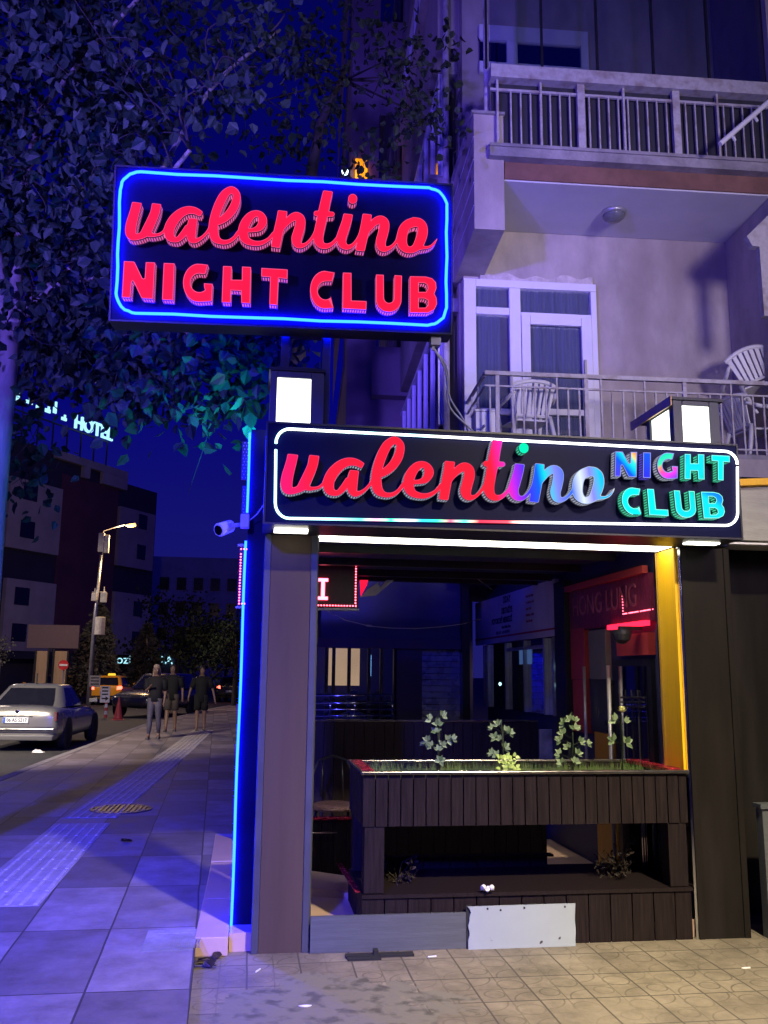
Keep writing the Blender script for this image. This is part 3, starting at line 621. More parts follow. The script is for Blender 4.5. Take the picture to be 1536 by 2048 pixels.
for (xa, ya), (xb, yb) in zip(kp[:-1], kp[1:]):
    n = max(1, int(math.hypot(xb - xa, yb - ya) / 1.0))
    for i in range(n):
        s, t = i / n, (i + .985) / n
        p = [xa + (xb - xa) * s, ya + (yb - ya) * s]; q_ = [xa + (xb - xa) * t, ya + (yb - ya) * t]
        b.hexa([(p[0] - .16, p[1], -.2), (p[0] + .0, p[1], -.2), (q_[0] + .0, q_[1], -.2), (q_[0] - .16, q_[1], -.2), (p[0] - .15, p[1], .006), (p[0] + .0, p[1], .006), (q_[0] + .0, q_[1], .006), (q_[0] - .15, q_[1], .006)])
b.build('kerb', 'kerb', kind='structure')
flat('driveway', [(-.2, -6), (12, -6), (12, 6.28), (-.29, 6.28), (-.29, 5.92), (-.245, 4.6)], -.19, -.1, 'drivetile', kind='structure')
# marble ledge running from the pavement edge in under the terrace
b = MB(); b.box(-.292, -.09, 5.93, 6.9, -.099, .012); b.box(-.29, -.09, 6.905, 8.2, -.099, .012); b.hexa([(-.295, 8.205, -.099), (-.09, 8.205, -.099), (-.09, 9.2, -.099), (-.31, 9.55, -.099), (-.295, 8.205, .014), (-.09, 8.205, .014), (-.09, 9.2, .014), (-.31, 9.55, .014)])
b.build('marble_ledge', 'marble', kind='structure', bevel=.006)
b = MB(); b.box(-.085, 2.99, 6.02, 9.0, -.12, .010); b.build('terrace_floor', 'marble', kind='structure')
b = MB()
zt = lambda x, y: PZ(x, y, .012)
b.hexa([(.42, 6.9, .0), (.95, 6.75, .0), (.95, 7.34, .0), (.42, 7.34, .0), (.42, 6.9, .075), (.95, 6.75, .03), (.95, 7.34, .03), (.42, 7.34, .11)])
setprops(b.build('marble_wedge', 'marble'), 'pale tan stone slab lying wedged on the floor just inside the left pillar', 'slab')
# tactile strip
strip = [(-1.69, 6.86), (-1.74, 10.4), (-1.60, 15), (-1.45, 20), (-1.33, 26.6)]
b = MB()
def strip_at(y):
    for (xa, ya), (xb, yb) in zip(strip[:-1], strip[1:]):
        if ya <= y <= yb: return xa + (xb - xa) * (y - ya) / (yb - ya)
    return strip[-1][0]
def tact(b, y0, y1, xoff=0.0):
    y = y0; half = .29
    while y < y1:
        e = min(y + .39, y1)
        for s in (-1, 0):
            xa = strip_at(max(6.86, y)) + xoff; xb = strip_at(max(6.86, e)) + xoff; j = random.uniform(-.004, .004)
            l0, l1 = (xa + s * half, xa + (s + 1) * half - .004); m0, m1 = (xb + s * half, xb + (s + 1) * half - .004)
            b.m = 0; b.hexa([(l0, y, .0005), (l1, y, .0005), (m1, e - .004, .0005), (m0, e - .004, .0005), (l0, y, .005), (l1, y, .005), (m1, e - .004, .005), (m0, e - .004, .005)])
            b.m = 1
            for k in range(3):
                u = .045 + k * .095
                b.hexa([(l0 + u, y + .02, .004), (l0 + u + .034, y + .02, .004), (m0 + u + .034, e - .03, .004), (m0 + u, e - .03, .004), (l0 + u + .006, y + .026, .0105 + j * .3), (l0 + u + .028, y + .026, .0105), (m0 + u + .028, e - .036, .0105), (m0 + u + .006, e - .036, .0105)])
        y = e
tact(b, 6.86, 10.37); tact(b, 10.75, 26.6); tact(b, 3.2, 6.05, -.22)
M['tact'] = pmat('tact', (.50, .45, .44), .7, var=.22, scale=5, bump=.35, bscale=40, stain=.4); M['tactrib'] = pmat('tactrib', (.64, .59, .57), .65, var=.2, scale=9)
b.build('tactile_paving', ['tact', 'tactrib'], kind='structure')
# drain cover across the strip, and a square inspection cover at the pavement edge
mc_ = PZ(242, 1619, 0)
b = MB(); b.lathe([(.02, .001), (.36, .001), (.36, .012), (.33, .014), (.33, .007), (.01, .007)], (mc_[0], mc_[1], 0), 40)
man = thing('drain_cover', 'round iron drain cover with slotted grate set across the tactile strip', 'drain cover', (mc_[0], mc_[1], 0))
M['iron'] = pmat('iron', (.16, .14, .12), .45, metal=.7, var=.3, bump=.3)
b.build('frame_ring', 'iron', man)
b = MB()
for i in range(-5, 6):
    h = math.sqrt(max(.02, .31 ** 2 - (i * .055) ** 2)); b.box(mc_[0] + i * .055 - .014, mc_[0] + i * .055 + .014, mc_[1] - h, mc_[1] + h, .006, .019)
b.build('grate', 'iron', man)
a = PZ(280, 1905, 0); c = PZ(398, 1860, 0)
b = MB(); b.box(a[0], c[0] - .01, a[1], c[1], .0005, .007)
for i in range(14): b.box(a[0] + .16 + i * .013, a[0] + .165 + i * .013, a[1] + .03, c[1] - .12, .007, .011)
b.box(a[0] + .02, c[0] - .03, c[1] - .09, c[1] - .075, .007, .011)
b.build('inspection_cover', 'conc', label='worn ribbed rectangular inspection cover at the pavement edge beside the marble ledge', cat='utility cover')

# ================================================================== PORTAL
por = thing('terrace_portal', 'dark portal frame of two clad pillars and a lintel around the terrace opening', 'portal', (1.7, 6.1, -.1))
for x0, x1, mt, tm in ((.05, .405, 'pillar', 'pillartrim'), (2.985, 3.352, 'pillardark', 'pillardark')):
    b = MB(); b.box(x0 + .045, x1 - .045, 5.958, 6.24, -.1, 2.515)
    b.build('pillar', mt, por, label=('left pillar with grey brown front panel' if x0 < 1 else 'right pillar with near black front panel'))
    b = MB(); b.box(x0, x0 + .043, 5.95, 6.25, -.1, 2.515); b.box(x1 - .043, x1, 5.95, 6.25, -.1, 2.515); b.build('pillar_trim', tm, por, bevel=.003)
b = MB(); b.box(.05, 3.352, 5.955, 6.245, 2.535, 3.16); b.build('lintel', 'navy', por)
b = MB(); b.box(.42, 2.93, 5.975, 6.225, 2.519, 2.533); b.build('soffit_light', 'strip', por)
b = MB(); b.box(2.948, 2.965, 5.985, 6.255, .97, 2.515); b.build('jamb_panel', 'yellow', por, label='bright yellow panel on the inner side of the right pillar')
b = MB(); b.box(2.966, 2.983, 5.958, 6.25, -.1, 2.515); b.box(2.935, 2.965, 6.257, 6.28, -.1, 2.515); b.build('jamb_edge', 'chrome', por)
b = MB(); b.box(.407, .418, 6.02, 6.27, -.1, 2.515); b.build('jamb_panel', 'pillartrim', por)
# narrow fin with the blue tube
fin = thing('neon_fin', 'tall narrow dark fin edged with a blue neon tube, left of the portal', 'neon light', (-.01, 6.25, -.06))
b = MB(); b.box(-.068, .052, 6.2, 6.34, -.06, 3.30); b.build('fin_panel', 'navy', fin)
b = MB(); b.tube([(-.078 + .0022 * math.sin(z * 5), 6.188, z) for z in np.linspace(-.045, 2.50, 24)], .0085, 7); b.tube([(-.078 + .002 * math.sin(z * 5), 6.188, z) for z in np.linspace(2.70, 3.27, 8)], .0085, 7)
b.build('neon_tube', 'neonblue', fin, smooth=True)
M['perf'] = pmat('perf', (.02, .02, .05), .4)
for (py0, py1, lab) in ((883, 960, 'upper perforated strip of unlit LED dots beside the blue neon fin'), (972, 1036, 'lower perforated strip of unlit LED dots above the camera bracket')):
    a = PY(485, py0, 6.5); c = PY(501, py1, 6.5); t_ = thing('led_dot_panel', lab, 'LED panel', ((a[0] + c[0]) / 2, 6.5, c[2]), group='perforated LED strips')
    b = MB(); b.box(a[0], c[0], 6.5, 6.52, c[2], a[2]); b.build('panel', 'perf', t_)
    b = MB()
    for r in range(int((a[2] - c[2]) / .024)):
        for k in range(2): b.box(a[0] + .008 + k * .022 + (r % 2) * .008, a[0] + .013 + k * .022 + (r % 2) * .008, 6.494, 6.4995, c[2] + .012 + r * .024, c[2] + .018 + r * .024)
    b.build('dots', 'pvc', t_)
# security camera
p = PY(490, 1042, 6.1); sc_ = thing('security_camera', 'white bullet security camera on a wall bracket, pointing left from the neon fin', 'camera', p)
b = MB(); b.box(p[0] - .032, p[0] + .03, 6.09, 6.17, p[2] - .045, p[2] + .05); b.build('bracket', 'pvc', sc_, bevel=.008)
e_ = PY(455, 1054, 6.02); d_ = np.array(PY(438, 1060, 5.96)) - e_; d_ /= np.linalg.norm(d_)
b = MB(); b.tube([(p[0] - .03, 6.13, p[2] - .02), (p[0] - .06, 6.1, p[2] - .03), tuple(e_ + d_ * -.03)], .014, 8); b.build('arm', 'pvc', sc_, smooth=True)
b = MB(); b.tube([tuple(e_ - d_ * .035), tuple(e_ - d_ * .03), tuple(e_ + d_ * .085), tuple(e_ + d_ * .09)], [.02, .042, .047, .043], 10); b.build('housing', 'pvc', sc_, smooth=False)
b = MB(); b.tube([tuple(e_ + d_ * .0905), tuple(e_ + d_ * .094)], .034, 12); b.build('lens', 'glassdark', sc_)
b = MB(); b.tube([(p[0] + .03, 6.13, p[2] + .01), (p[0] + .08, 6.1, p[2] + .05), (p[0] + .13, 6.05, p[2] + .12)], .004, 6); b.build('cable', 'pvc', sc_)
# lanterns on the pillars
for (px0, px1, py0, py1, fx0, fx1, fy0, X0, X1, lab) in (
    (555, 620, 755, 850, 540, 647, 738, .02, .43, 'glowing white box lantern above the left pillar, under the tall sign posts'),
    (1363, 1421, 811, 890, 1345, 1437, 797, 3.0, 3.37, 'glowing white box lantern with wooden cap edge above the right pillar')):
    lt = thing('box_lantern', lab, 'lantern', ((X0 + X1) / 2, 6.2, 3.17), group='lanterns on the pillars')
    a = PY(px0, py0, 5.99); c = PY(px1, py1, 5.99); zt_ = PY((fx0 + fx1) / 2, fy0, 5.98)[2] - .02
    b = MB(); b.box(a[0], c[0], 5.992, 6.0, 3.17, a[2]); b.build('diffuser', 'acrylic', lt)
    b = MB(); f0 = PY(fx0, 800, 5.98)[0]; f1 = PY(fx1, 800, 5.98)[0]
    b.box(f0, a[0] - .001, 5.98, 6.05, 3.165, zt_); b.box(c[0] + .001, f1, 5.98, 6.05, 3.165, zt_); b.box(a[0], c[0], 5.98, 6.05, a[2] + .001, zt_)
    b.box(f0, f1, 6.38, 6.44, 3.165, zt_); b.build('frame', 'pillartrim', lt, bevel=.004)
    b = MB(); b.box(f0 + .01, f0 + .018, 6.07, 6.36, 3.17, zt_ - .05); b.build('diffuser', 'acrylic', lt)
    if X0 > 1:
        b = MB(); b.box(f0 - .012, f1 + .03, 5.965, 6.68, zt_ + .001, zt_ + .022); b.build('cap', 'blackmetal', lt)
        b = MB(); b.box(f0 - .024, f0 - .013, 5.965, 6.68, zt_ - .045, zt_ + .024); M['woodedge'] = pmat('woodedge', (.75, .46, .18), .55, var=.3, scale=8, stretch=(8, .6, 8)); b.build('cap_edge', 'woodedge', lt)
    else:
        b = MB(); b.box(f0 - .012, f1 + .012, 5.965, 6.46, zt_ + .001, zt_ + .022); b.build('cap', 'blackmetal', lt)

# ================================================================== FRONT PLANTER
pl = thing('wooden_planter', 'long dark slatted two-tier planter filling the lower part of the opening', 'planter', (1.85, 6.3, -.1))
xa, xb = .735, 2.955
b = MB(); planks(b, xa, xb, 5.955, 5.985, .64, .962, w=.083); b.build('front_panel', 'plank', pl)
b = MB(); planks(b, 5.99, 6.76, xa, xa + .025, .64, .962, w=.083, axis='y'); planks(b, xa, xb, 6.73, 6.76, .64, .962, w=.083); b.box(xa + .03, xb - .01, 5.99, 6.72, .645, .66); b.build('side_panel', 'plank', pl)
b = MB(); b.box(xa - .02, xb + .006, 5.925, 5.975, .963, .985); b.box(xa - .02, xb + .006, 6.72, 6.77, .963, .985); b.box(xa - .02, xa + .075, 5.976, 6.719, .963, .985); b.build('rim', 'rim', pl, bevel=.006)
M['redfoil_litrail'] = pmat('redfoil_litrail', (.50, .03, .05), .25, metal=.6, var=.6, scale=25, bump=1.0, bscale=60)
b = MB(); b.box(xa - .005, xa + .072, 5.99, 6.71, .9855, .989); b.box(xb - .12, xb - .02, 6.0, 6.7, .963, .99); b.build('end_rim', 'redfoil_litrail', pl)
b = MB(); b.box(xa + .026, xb - .02, 5.986, 6.72, .80, .925); M['soil'] = pmat('soil', (.035, .027, .02), .95, var=.5, bump=1, bscale=30); b.build('soil', 'soil', pl)
for x in (xa + .012, xb - .15):
    b = MB(); b.box(x, x + .13, 5.965, 6.09, .232, .639); b.build('corner_post', 'plank', pl, bevel=.004)
    b = MB(); b.box(x, x + .10, 6.62, 6.74, .232, .639); b.build('corner_post', 'plank', pl, bevel=.004)
b = MB(); planks(b, xa, xb, 5.965, 5.995, -.1, .20, w=.15); planks(b, 6.0, 6.76, xa, xa + .025, -.1, .20, w=.15, axis='y'); b.box(xa, xb, 5.95, 6.76, .205, .228); b.build('base_trough', 'plank', pl)
b = MB(); planks(b, xa + .14, xb - .75, 6.70, 6.72, .228, .30, w=.2); b.box(xa + .14, xb - .72, 6.66, 6.74, .3005, .315); b.build('back_rail', 'plank', pl)
# red foil strip on the inner corner
b = MB(); b.hexa([(.70, 6.02, .23), (.733, 6.02, .23), (.70, 6.9, .23), (.66, 6.9, .23), (.70, 6.02, .236), (.733, 6.02, .236), (.70, 6.9, .236), (.66, 6.9, .236)])
b.build('foil_strip', 'redfoil_litrail', label='shiny red foil strip along the lower left edge of the planter', cat='strip')
# grey board and peeling white panel at the foot
a = PY(622, 1832, 5.945); c = PY(934, 1903, 5.945)
b = MB(); b.box(.412, c[0], 5.925, 5.948, -.098, .115); b.build('kick_board', 'board', label='long grey wood grain board closing the foot of the opening', cat='board')
a = PY(935, 1813, 5.915); c = PY(1152, 1898, 5.915)
M['peel'] = pmat('peel', (.33, .385, .43), .45, var=.05, scale=4, stain=0)
nt = M['peel'].node_tree; N = nt.nodes; L = nt.links; bs = N['Principled BSDF']
vz = N.new('ShaderNodeTexNoise'); vz.inputs['Scale'].default_value = 13; vz.inputs['Detail'].default_value = 5; tcn = N.new('ShaderNodeTexCoord'); L.new(tcn.outputs['Object'], vz.inputs['Vector'])
vr = N.new('ShaderNodeValToRGB'); vr.color_ramp.elements[0].position = .70; vr.color_ramp.elements[1].position = .71; L.new(vz.outputs[0], vr.inputs[0])
mx = N.new('ShaderNodeMix'); mx.data_type = 'RGBA'; old = bs.inputs['Base Color'].links[0].from_socket; L.new(vr.outputs[0], mx.inputs[0]); L.new(old, mx.inputs[6]); mx.inputs[7].default_value = (.06, .05, .05, 1); L.new(mx.outputs[2], bs.inputs['Base Color'])
wp = thing('metal_sheet', 'chipped white sheet panel screwed low on the planter front', 'panel', ((a[0] + c[0]) / 2, 5.91, -.09))
edge = [(a[0], a[2]), (c[0], a[2] + .003)] + [(c[0] - random.uniform(0, .006), z) for z in np.linspace(a[2] - .03, c[2] + .02, 7)] + [(c[0] - .012, c[2]), (a[0] + .004, c[2] - .004)] + [(a[0] + random.uniform(0, .012), z) for z in np.linspace(c[2] + .02, a[2] - .06, 8)] + [(a[0] + .02, a[2] - .035), (a[0] + .012, a[2] - .012)]
b = MB(); b.prism(edge[::-1], lambda u, v, d: (u, d, v), 5.905, 5.920); b.build('sheet', 'peel', wp)
b = MB(); b.box(a[0] - .008, a[0] + .03, 5.9205, 5.93, c[2] - .0, a[2] + .006); b.build('backing', 'rubber', wp)
b = MB()
for s in (.18, .3, .52, .9): b.lathe([(.0065, 0), (.0065, .004), (.002, .005)], (a[0] + (c[0] - a[0]) * s, 5.905, a[2] - .014 - .01 * (s == .3)), 8, (0, -1, 0))
b.build('screw', 'rubber', wp)
a = PZ(692, 1917, -.1); c = PZ(832, 1910, -.1)
b = MB(); b.box(a[0], a[0] + .42, a[1] - .01, a[1] + .05, -.0995, -.085); b.box(a[0] + .005, a[0] + .21, a[1] - .055, a[1] - .015, -.0995, -.088); b.box(a[0] + .17, a[0] + .2, a[1] + .0, a[1] + .05, -.085, -.06)
b.build('trim_offcut', 'rubber', label='broken black plastic trim lying on the tiles in front of the grey board', cat='debris')

# ================================================================== TERRACE BEHIND
roof = thing('terrace_roof', 'dark boarded roof over the terrace behind the portal', 'roof', (1.4, 7.6, 2.56))
b = MB(); b.box(-.05, 2.99, 6.26, 9.0, 2.60, 2.70); b.build('deck', 'hazenavy', roof)
b = MB()
for y in (6.9, 7.7, 8.5, 8.95): b.box(-.05, 2.90, y, y + .06, 2.535, 2.599)
b.build('beam', 'blackmetal', roof)
def fence(name, lab, x0, x1, y, z0, z1, w=.1, rail='rim'):
    t_ = thing(name, lab, 'fence', ((x0 + x1) / 2, y, z0))
    b = MB(); planks(b, x0, x1, y, y + .03, z0, z1, w=w, gap=.005); b.box(x0, x1, y + .031, y + .04, z0, z1); b.build('planks', 'plank', t_)
    b = MB(); b.box(x0, x1, y - .02, y + .05, z1 + .001, z1 + .022); b.build('top_rail', rail, t_, bevel=.004); return t_
fence('plank_fence', 'tall dark plank fence across the back of the terrace', -.08, 2.90, 9.05, .0, 1.14)
fence('plank_fence', 'low dark plank fence behind the planter with a rail coloured as if lit red', -.02, 2.42, 7.36, .012, .47, rail='redfoil_litrail')  # rail takes a red material for the red light reflected on it
b = MB(); b.tube([(-.02, 7.33, .38), (.70, 7.33, .38)], .009, 8); b.build('metal_rail', 'chrome', label='thin polished rail just below the top of the low fence', cat='rail', smooth=True)
# LED message sign
a = PY(478, 1093, 8.1); c = PY(716, 1217, 8.1); ls_ = thing('led_sign', 'red LED message board framed by dots, ending in a letter I', 'LED sign', ((a[0] + c[0]) / 2, 8.1, c[2]))
M['ledback'] = pmat('ledback', (.05, .008, .02), .35, var=.2)
b = MB(); b.box(a[0], c[0], 8.1, 8.17, c[2], a[2]); b.build('case', 'ledback', ls_, bevel=.004)
b = MB(); b.box(a[0] - .01, c[0] + .01, 8.085, 8.18, c[2] - .02, c[2] - .001); b.build('frame', 'galv', ls_); b = MB(); b.box(a[0] - .01, c[0] + .01, 8.085, 8.18, a[2] + .001, a[2] + .02); b.build('frame', 'galv', ls_)
b = MB(); st_ = .0262
nx = int((c[0] - a[0] - .04) / st_); nz_ = int((a[2] - c[2] - .04) / st_)
def dot(x, z, r=.0075): b.lathe([(r, 0), (r * .9, .004), (.001, .007)], (x, 8.0995, z), 6, (0, -1, 0))
for i in range(nx + 1): dot(a[0] + .02 + i * st_, c[2] + .022); dot(a[0] + .02 + i * st_, a[2] - .022)
for i in range(1, nz_): dot(c[0] - .024, c[2] + .022 + i * st_); dot(a[0] + .02, c[2] + .022 + i * st_)
b.build('led_border', 'ledred', ls_)
lx = PY(646, 1178, 8.09); b = MB(); w_ = .045
b.box(lx[0] - .016, lx[0] + .016, 8.088, 8.099, lx[2] - .083, lx[2] + .083)
for s in (-1, 1): b.box(lx[0] - w_, lx[0] + w_, 8.088, 8.099, lx[2] + s * .083 - .014, lx[2] + s * .083 + .014)
b.build('letter', 'ledred', ls_)
# logo sign beyond
lg = thing('logo_sign', 'grey zigzag logo with a glowing red wedge, hung beyond the LED sign', 'sign', PY(750, 1192, 8.7))
def poly8(P, Yv, mat, name, par, d=.03): b = MB(); b.prism([(PY(x, y, Yv)[0], PY(x, y, Yv)[2]) for x, y in P], lambda u, v, dd: (u, Yv + dd, v), 0, d); return b.build(name, mat, par)
poly8([(720, 1160), (736, 1160), (734, 1170), (722, 1192)], 8.68, 'red', 'wedge', lg)
poly8([(721, 1194), (752, 1191), (788, 1160), (773, 1160), (760, 1176), (757, 1164), (737, 1177)], 8.7, 'galv', 'zigzag', lg)
b = MB(); b.tube([(*(PY(x, y, 8.55)),) for x, y in ((655, 1222), (690, 1240), (738, 1252), (780, 1256), (830, 1257), (880, 1254), (925, 1248), (962, 1238))], .004, 6); b.tube([PY(733, 1251, 8.54), PY(744, 1252, 8.54)], .009, 6)
b.build('sagging_cable', 'galv', label='thin pale cable sagging across under the terrace roof', cat='cable')
b = MB(); b.tube([PY(x, y, 8.6) for x, y in ((905, 1138), (930, 1145), (955, 1158), (985, 1180))], .004, 5); b.build('sagging_cable', 'galv', label='short cable drooping from the roof towards the banner', cat='cable')
# back wall with window, blank panel and shutter
bw = thing('arcade_front', 'dark shop front with lit window and roller shutter closing the back of the terrace', 'shop front', (1.2, 11.1, 0))
M['purplewall'] = pmat('purplewall', (.07, .045, .08), .7, var=.2, scale=2)
z1 = PY(700, 1296, 11.1)[2]; z0 = PY(700, 1436, 11.1)[2]
wx = lambda px: PY(px, 1350, 11.1)[0]
b = MB(); b.box(wx(640), wx(935), 11.1, 11.3, z1 + .12, 3.3); b.build('upper_wall', 'hazenavy', bw)
b = MB(); b.box(wx(600), wx(935), 11.06, 11.3, z1, z1 + .119); b.build('header_band', 'purplewall', bw)
b = MB(); b.box(wx(790), wx(844), 11.1, 11.3, -.1, z1 - .001); b.box(wx(600), wx(790) - .001, 11.1, 11.3, -.1, z0 - .2); b.build('wall_panel', 'purplewall', bw)
M['shutter'] = pmat('shutter', (.34, .35, .42), .28, metal=.5, var=.15)
b = MB(); z = -.1
while z < z1 - .05:
    b.hexa([(wx(845), 11.12, z), (wx(921), 11.12, z), (wx(921), 11.16, z), (wx(845), 11.16, z), (wx(845), 11.14, z + .07), (wx(921), 11.14, z + .07), (wx(921), 11.16, z + .07), (wx(845), 11.16, z + .07)]); z += .075
b.build('roller_shutter', 'shutter', bw)
b = MB(); b.box(wx(921) + .002, wx(936), 11.0, 11.3, -.1, 3.3); b.build('corner_post', 'blackmetal', bw)
win = MB()
for px in (604, 650, 664, 695, 735, 760, 787): win.box(wx(px), wx(px) + .04, 11.1, 11.15, z0 - .199, z1 - .001)
o = win.build('window_frame', 'blackmetal', bw)
b = MB(); b.box(wx(604), wx(789), 11.12, 11.13, z0 - .199, z1 - .002); b.build('window_pane', 'glass', bw)
M['warmroom'] = emat('warmroom', (1.0, .62, .30), .72, var=.25, scale=1.2)
x0_, x1_ = PY(653, 1350, 13)[0], PY(719, 1350, 13)[0]
b = MB(); b.box(x0_, x1_, 13.0, 13.05, PY(690, 1371, 13)[2], PY(690, 1290, 13)[2]); b.build('lit_room_wall', 'warmroom', bw)
b = MB(); b.box(.0, 2.6, 13.3, 13.4, -.1, 3.2); b.box(2.5, 2.6, 11.4, 13.29, -.1, 3.2); b.build('room_wall', 'darkroom', bw)
M['blueled'] = emat('blueled', (.25, .6, 1.0), 2.5)
b = MB()
q1 = PY(741, 1310, 12.9); b.box(q1[0] - .012, q1[0] + .012, 12.9, 12.91, PY(741, 1352, 12.9)[2], q1[2])
b.build('light_tube', 'blueled', bw)
b = MB()
for py in (1391, 1406, 1419, 1432): b.tube([PY(600, py, 10.9), PY(790, py, 10.9)], .013, 6)
for px in (660, 710, 785): b.tube([PY(px, 1391, 10.92), PY(px, 1440, 10.92)], .013, 6)
b.build('tube_railing', 'chrome', label='polished four-bar tube railing in front of the lit shop window', cat='railing', smooth=True)
# ---- side wall, running away from the right pillar
SX = 3.0
wy = lambda px: PX(px, 1349, SX)[1]
wz = lambda px, py: PX(px, py, SX)[2]
def wbox(name, mat, par, px0, px1, py0, py1, d0=0.0, d1=.06, ref=None, **k):
    """panel on the side wall between two photo columns; heights are read at column ref (default the nearer one)"""
    ref = ref or px1; b = MB(); b.box(SX - d1, SX - d0, wy(px0), wy(px1), wz(ref, py1), wz(ref, py0)); return b.build(name, mat, par, **k)
sw = thing('club_side_wall', 'dark side wall of the club entrance running back from the right pillar', 'wall', (SX, 8.5, -.1))
b = MB(); b.box(SX, SX + .2, 6.3, 11.4, -.1, 3.1); b.build('wall', 'hazenavy', sw)
M['banner'] = pmat('banner', (.62, .56, .60), .6, var=.12, scale=3); M['ink'] = pmat('ink', (.05, .02, .05), .6); M['redink'] = pmat('redink', (.40, .04, .06), .6)
bn = thing('shop_banner', 'white printed shop banner with dark lettering on the side wall above the dark windows', 'banner', (SX - .07, (wy(960) + wy(1128)) / 2, wz(1128, 1270)))
y0b, y1b = wy(1128), wy(962); zb0, zb1 = wz(1128, 1271), wz(1128, 1156)
b = MB(); b.box(SX - .07, SX - .03, y0b, y1b, zb0, zb1); b.build('sheet', 'banner', bn)
b = MB(); b.box(SX - .075, SX - .0705, y0b, y1b, zb0 + .06, zb0 + .08); b.build('red_line', 'redink', bn)
def sidefr(y, z): return frame((SX - .072, y, z), (0, -1, 0), (0, 0, 1), (-1, 0, 0))
H_ = zb1 - zb0; Wb = y1b - y0b
text('lettering', 'ODAY', H_ * .20, sidefr(y1b - Wb * .42, zb0 + H_ * .82), 'ink', bn, .001, bold=.004)
text('lettering', 'KIRTASİYE', H_ * .17, sidefr(y1b - Wb * .40, zb0 + H_ * .60), 'ink', bn, .001, bold=.004)
text('lettering', 'FOTOKOPİ MERKEZİ', H_ * .16, sidefr(y1b - Wb * .26, zb0 + H_ * .41), 'ink', bn, .001, bold=.004, sx=1.05)
text('lettering', 'Basım Matbaa İmza', H_ * .085, sidefr(y1b - Wb * .40, zb0 + H_ * .29), 'ink', bn, .001, bold=.001)
text('lettering', '0 532 65 71 - 0 312 418 99 48', H_ * .085, sidefr(y1b - Wb * .32, zb0 + H_ * .18), 'ink', bn, .001, bold=.001)
for i in range(5): text('lettering', ('Özel Ders Notu', 'Tez Baskı ve Cilt', 'Lazer Çıktı', 'Fotokopi - Spiral', 'Pratik Kurslar')[i], H_ * .075, sidefr(y0b + Wb * .30, zb0 + H_ * (.80 - i * .12)), 'redink', bn, .001)
cw = thing('corner_shop_window', 'dark glazed shop windows under the banner with pale reflections', 'window', (SX, (wy(985) + wy(1120)) / 2, 0))
b = MB()
for px in (978, 985, 1022, 1060, 1101, 1120): b.box(SX - .07, SX - .005, wy(px) - .02, wy(px) + .02, wz(1120, 1432), zb0 - .01)
b.box(SX - .06, SX - .01, wy(1101) + .021, wy(1022) - .021, wz(1101, 1296), wz(1101, 1289)); b.build('frame', 'galv', cw)
b = MB(); b.box(SX - .03, SX - .02, wy(1120), wy(985), wz(1120, 1432), zb0 - .01); b.build('pane', 'glassdark', cw)
M['signblue'] = emat('signblue', (.12, .25, .6), .30)
b = MB(); b.box(SX - .035, SX - .031, wy(1070), wy(1045), wz(1070, 1328), wz(1070, 1296)); b.build('lit_screen', 'signblue', cw)
b = MB()
for px, py, r in ((1005, 1368, .022), (1126, 1371, .016), (1128, 1334, .02), (1117, 1334, .012)): b.lathe([(r, 0), (r * .6, .008), (.001, .012)], (SX - .036, wy(px), wz(px, py)), 8, (-1, 0, 0))
M['coolspot'] = emat('coolspot', (.5, .95, 1), 3); b.build('lamp_spot', 'coolspot', cw)
# the club entrance
ce = thing('club_entrance', 'entrance front with red header board, coloured panels and a glass door beside the yellow jamb', 'shop front', (SX - .1, (wy(1150) + wy(1312)) / 2, -.1))
M['maroon'] = pmat('maroon', (.17, .02, .05), .35, var=.4, scale=9, bump=.5, bscale=20); M['redpanel'] = pmat('redpanel', (.42, .045, .04), .4, var=.12); M['greypanel'] = pmat('greypanel', (.16, .14, .13), .5, var=.15)
M['darkpanel'] = pmat('darkpanel', (.03, .03, .045), .3, var=.2); M['ochre'] = pmat('ochre', (.42, .20, .02), .5, var=.15, stretch=(6, 6, .5)); M['redglow'] = emat('redglow', (1, .015, .05), 3)
wbox('pilaster', 'blackmetal', ce, 1129, 1150, 1160, 1560, d0=.001, d1=.09)
wbox('header_board', 'maroon', ce, 1151, 1318, 1143, 1241, d0=.005, d1=.045)
b = MB(); b.box(SX - .09, SX - .046, wy(1316), wy(1151), wz(1318, 1143), wz(1318, 1128)); b.build('header_cap', 'redpanel', ce)
b = MB(); b.box(SX - .09, SX - .046, wy(1316), wy(1238), wz(1318, 1250), wz(1318, 1240)); b.build('red_light_bar', 'redglow', ce)
zz = wz(1240, 1231); yy0 = wy(1262)
b = MB()
for i in range(7): b.lathe([(.006, 0), (.001, .006)], (SX - .047, yy0, zz + i * .024), 6, (-1, 0, 0))
for i in range(24):
    if i % 9 != 4: b.lathe([(.006, 0), (.001, .006)], (SX - .047, yy0 - i * .024, zz), 6, (-1, 0, 0))
b.build('led_dots', 'ledred', ce)
M['dullred'] = pmat('dullred', (.40, .10, .14), .4, var=.4, scale=14)
hb = wz(1318, 1241); text('lettering', 'HONG LUNG', .26, frame((SX - .048, wy(1158), hb + .13), (0, -1, 0), (0, 0, 1), (-1, 0, 0)), 'dullred', ce, .002, sx=.92)
wbox('red_panel', 'redpanel', ce, 1153, 1181, 1255, 1359, d1=.05, ref=1181); wbox('red_panel', 'redpanel', ce, 1155, 1182, 1360, 1466, d1=.05, ref=1182)
wbox('grey_panel', 'greypanel', ce, 1190, 1224, 1258, 1359, d1=.05, ref=1224); wbox('dark_panel', 'darkpanel', ce, 1190, 1233, 1361, 1466, d1=.05, ref=1224)
wbox('ochre_panel', 'ochre', ce, 1196, 1234, 1467, 1840, d1=.05, ref=1224)
wbox('red_panel', 'redpanel', ce, 1249, 1314, 1266, 1310, d1=.06, ref=1300)
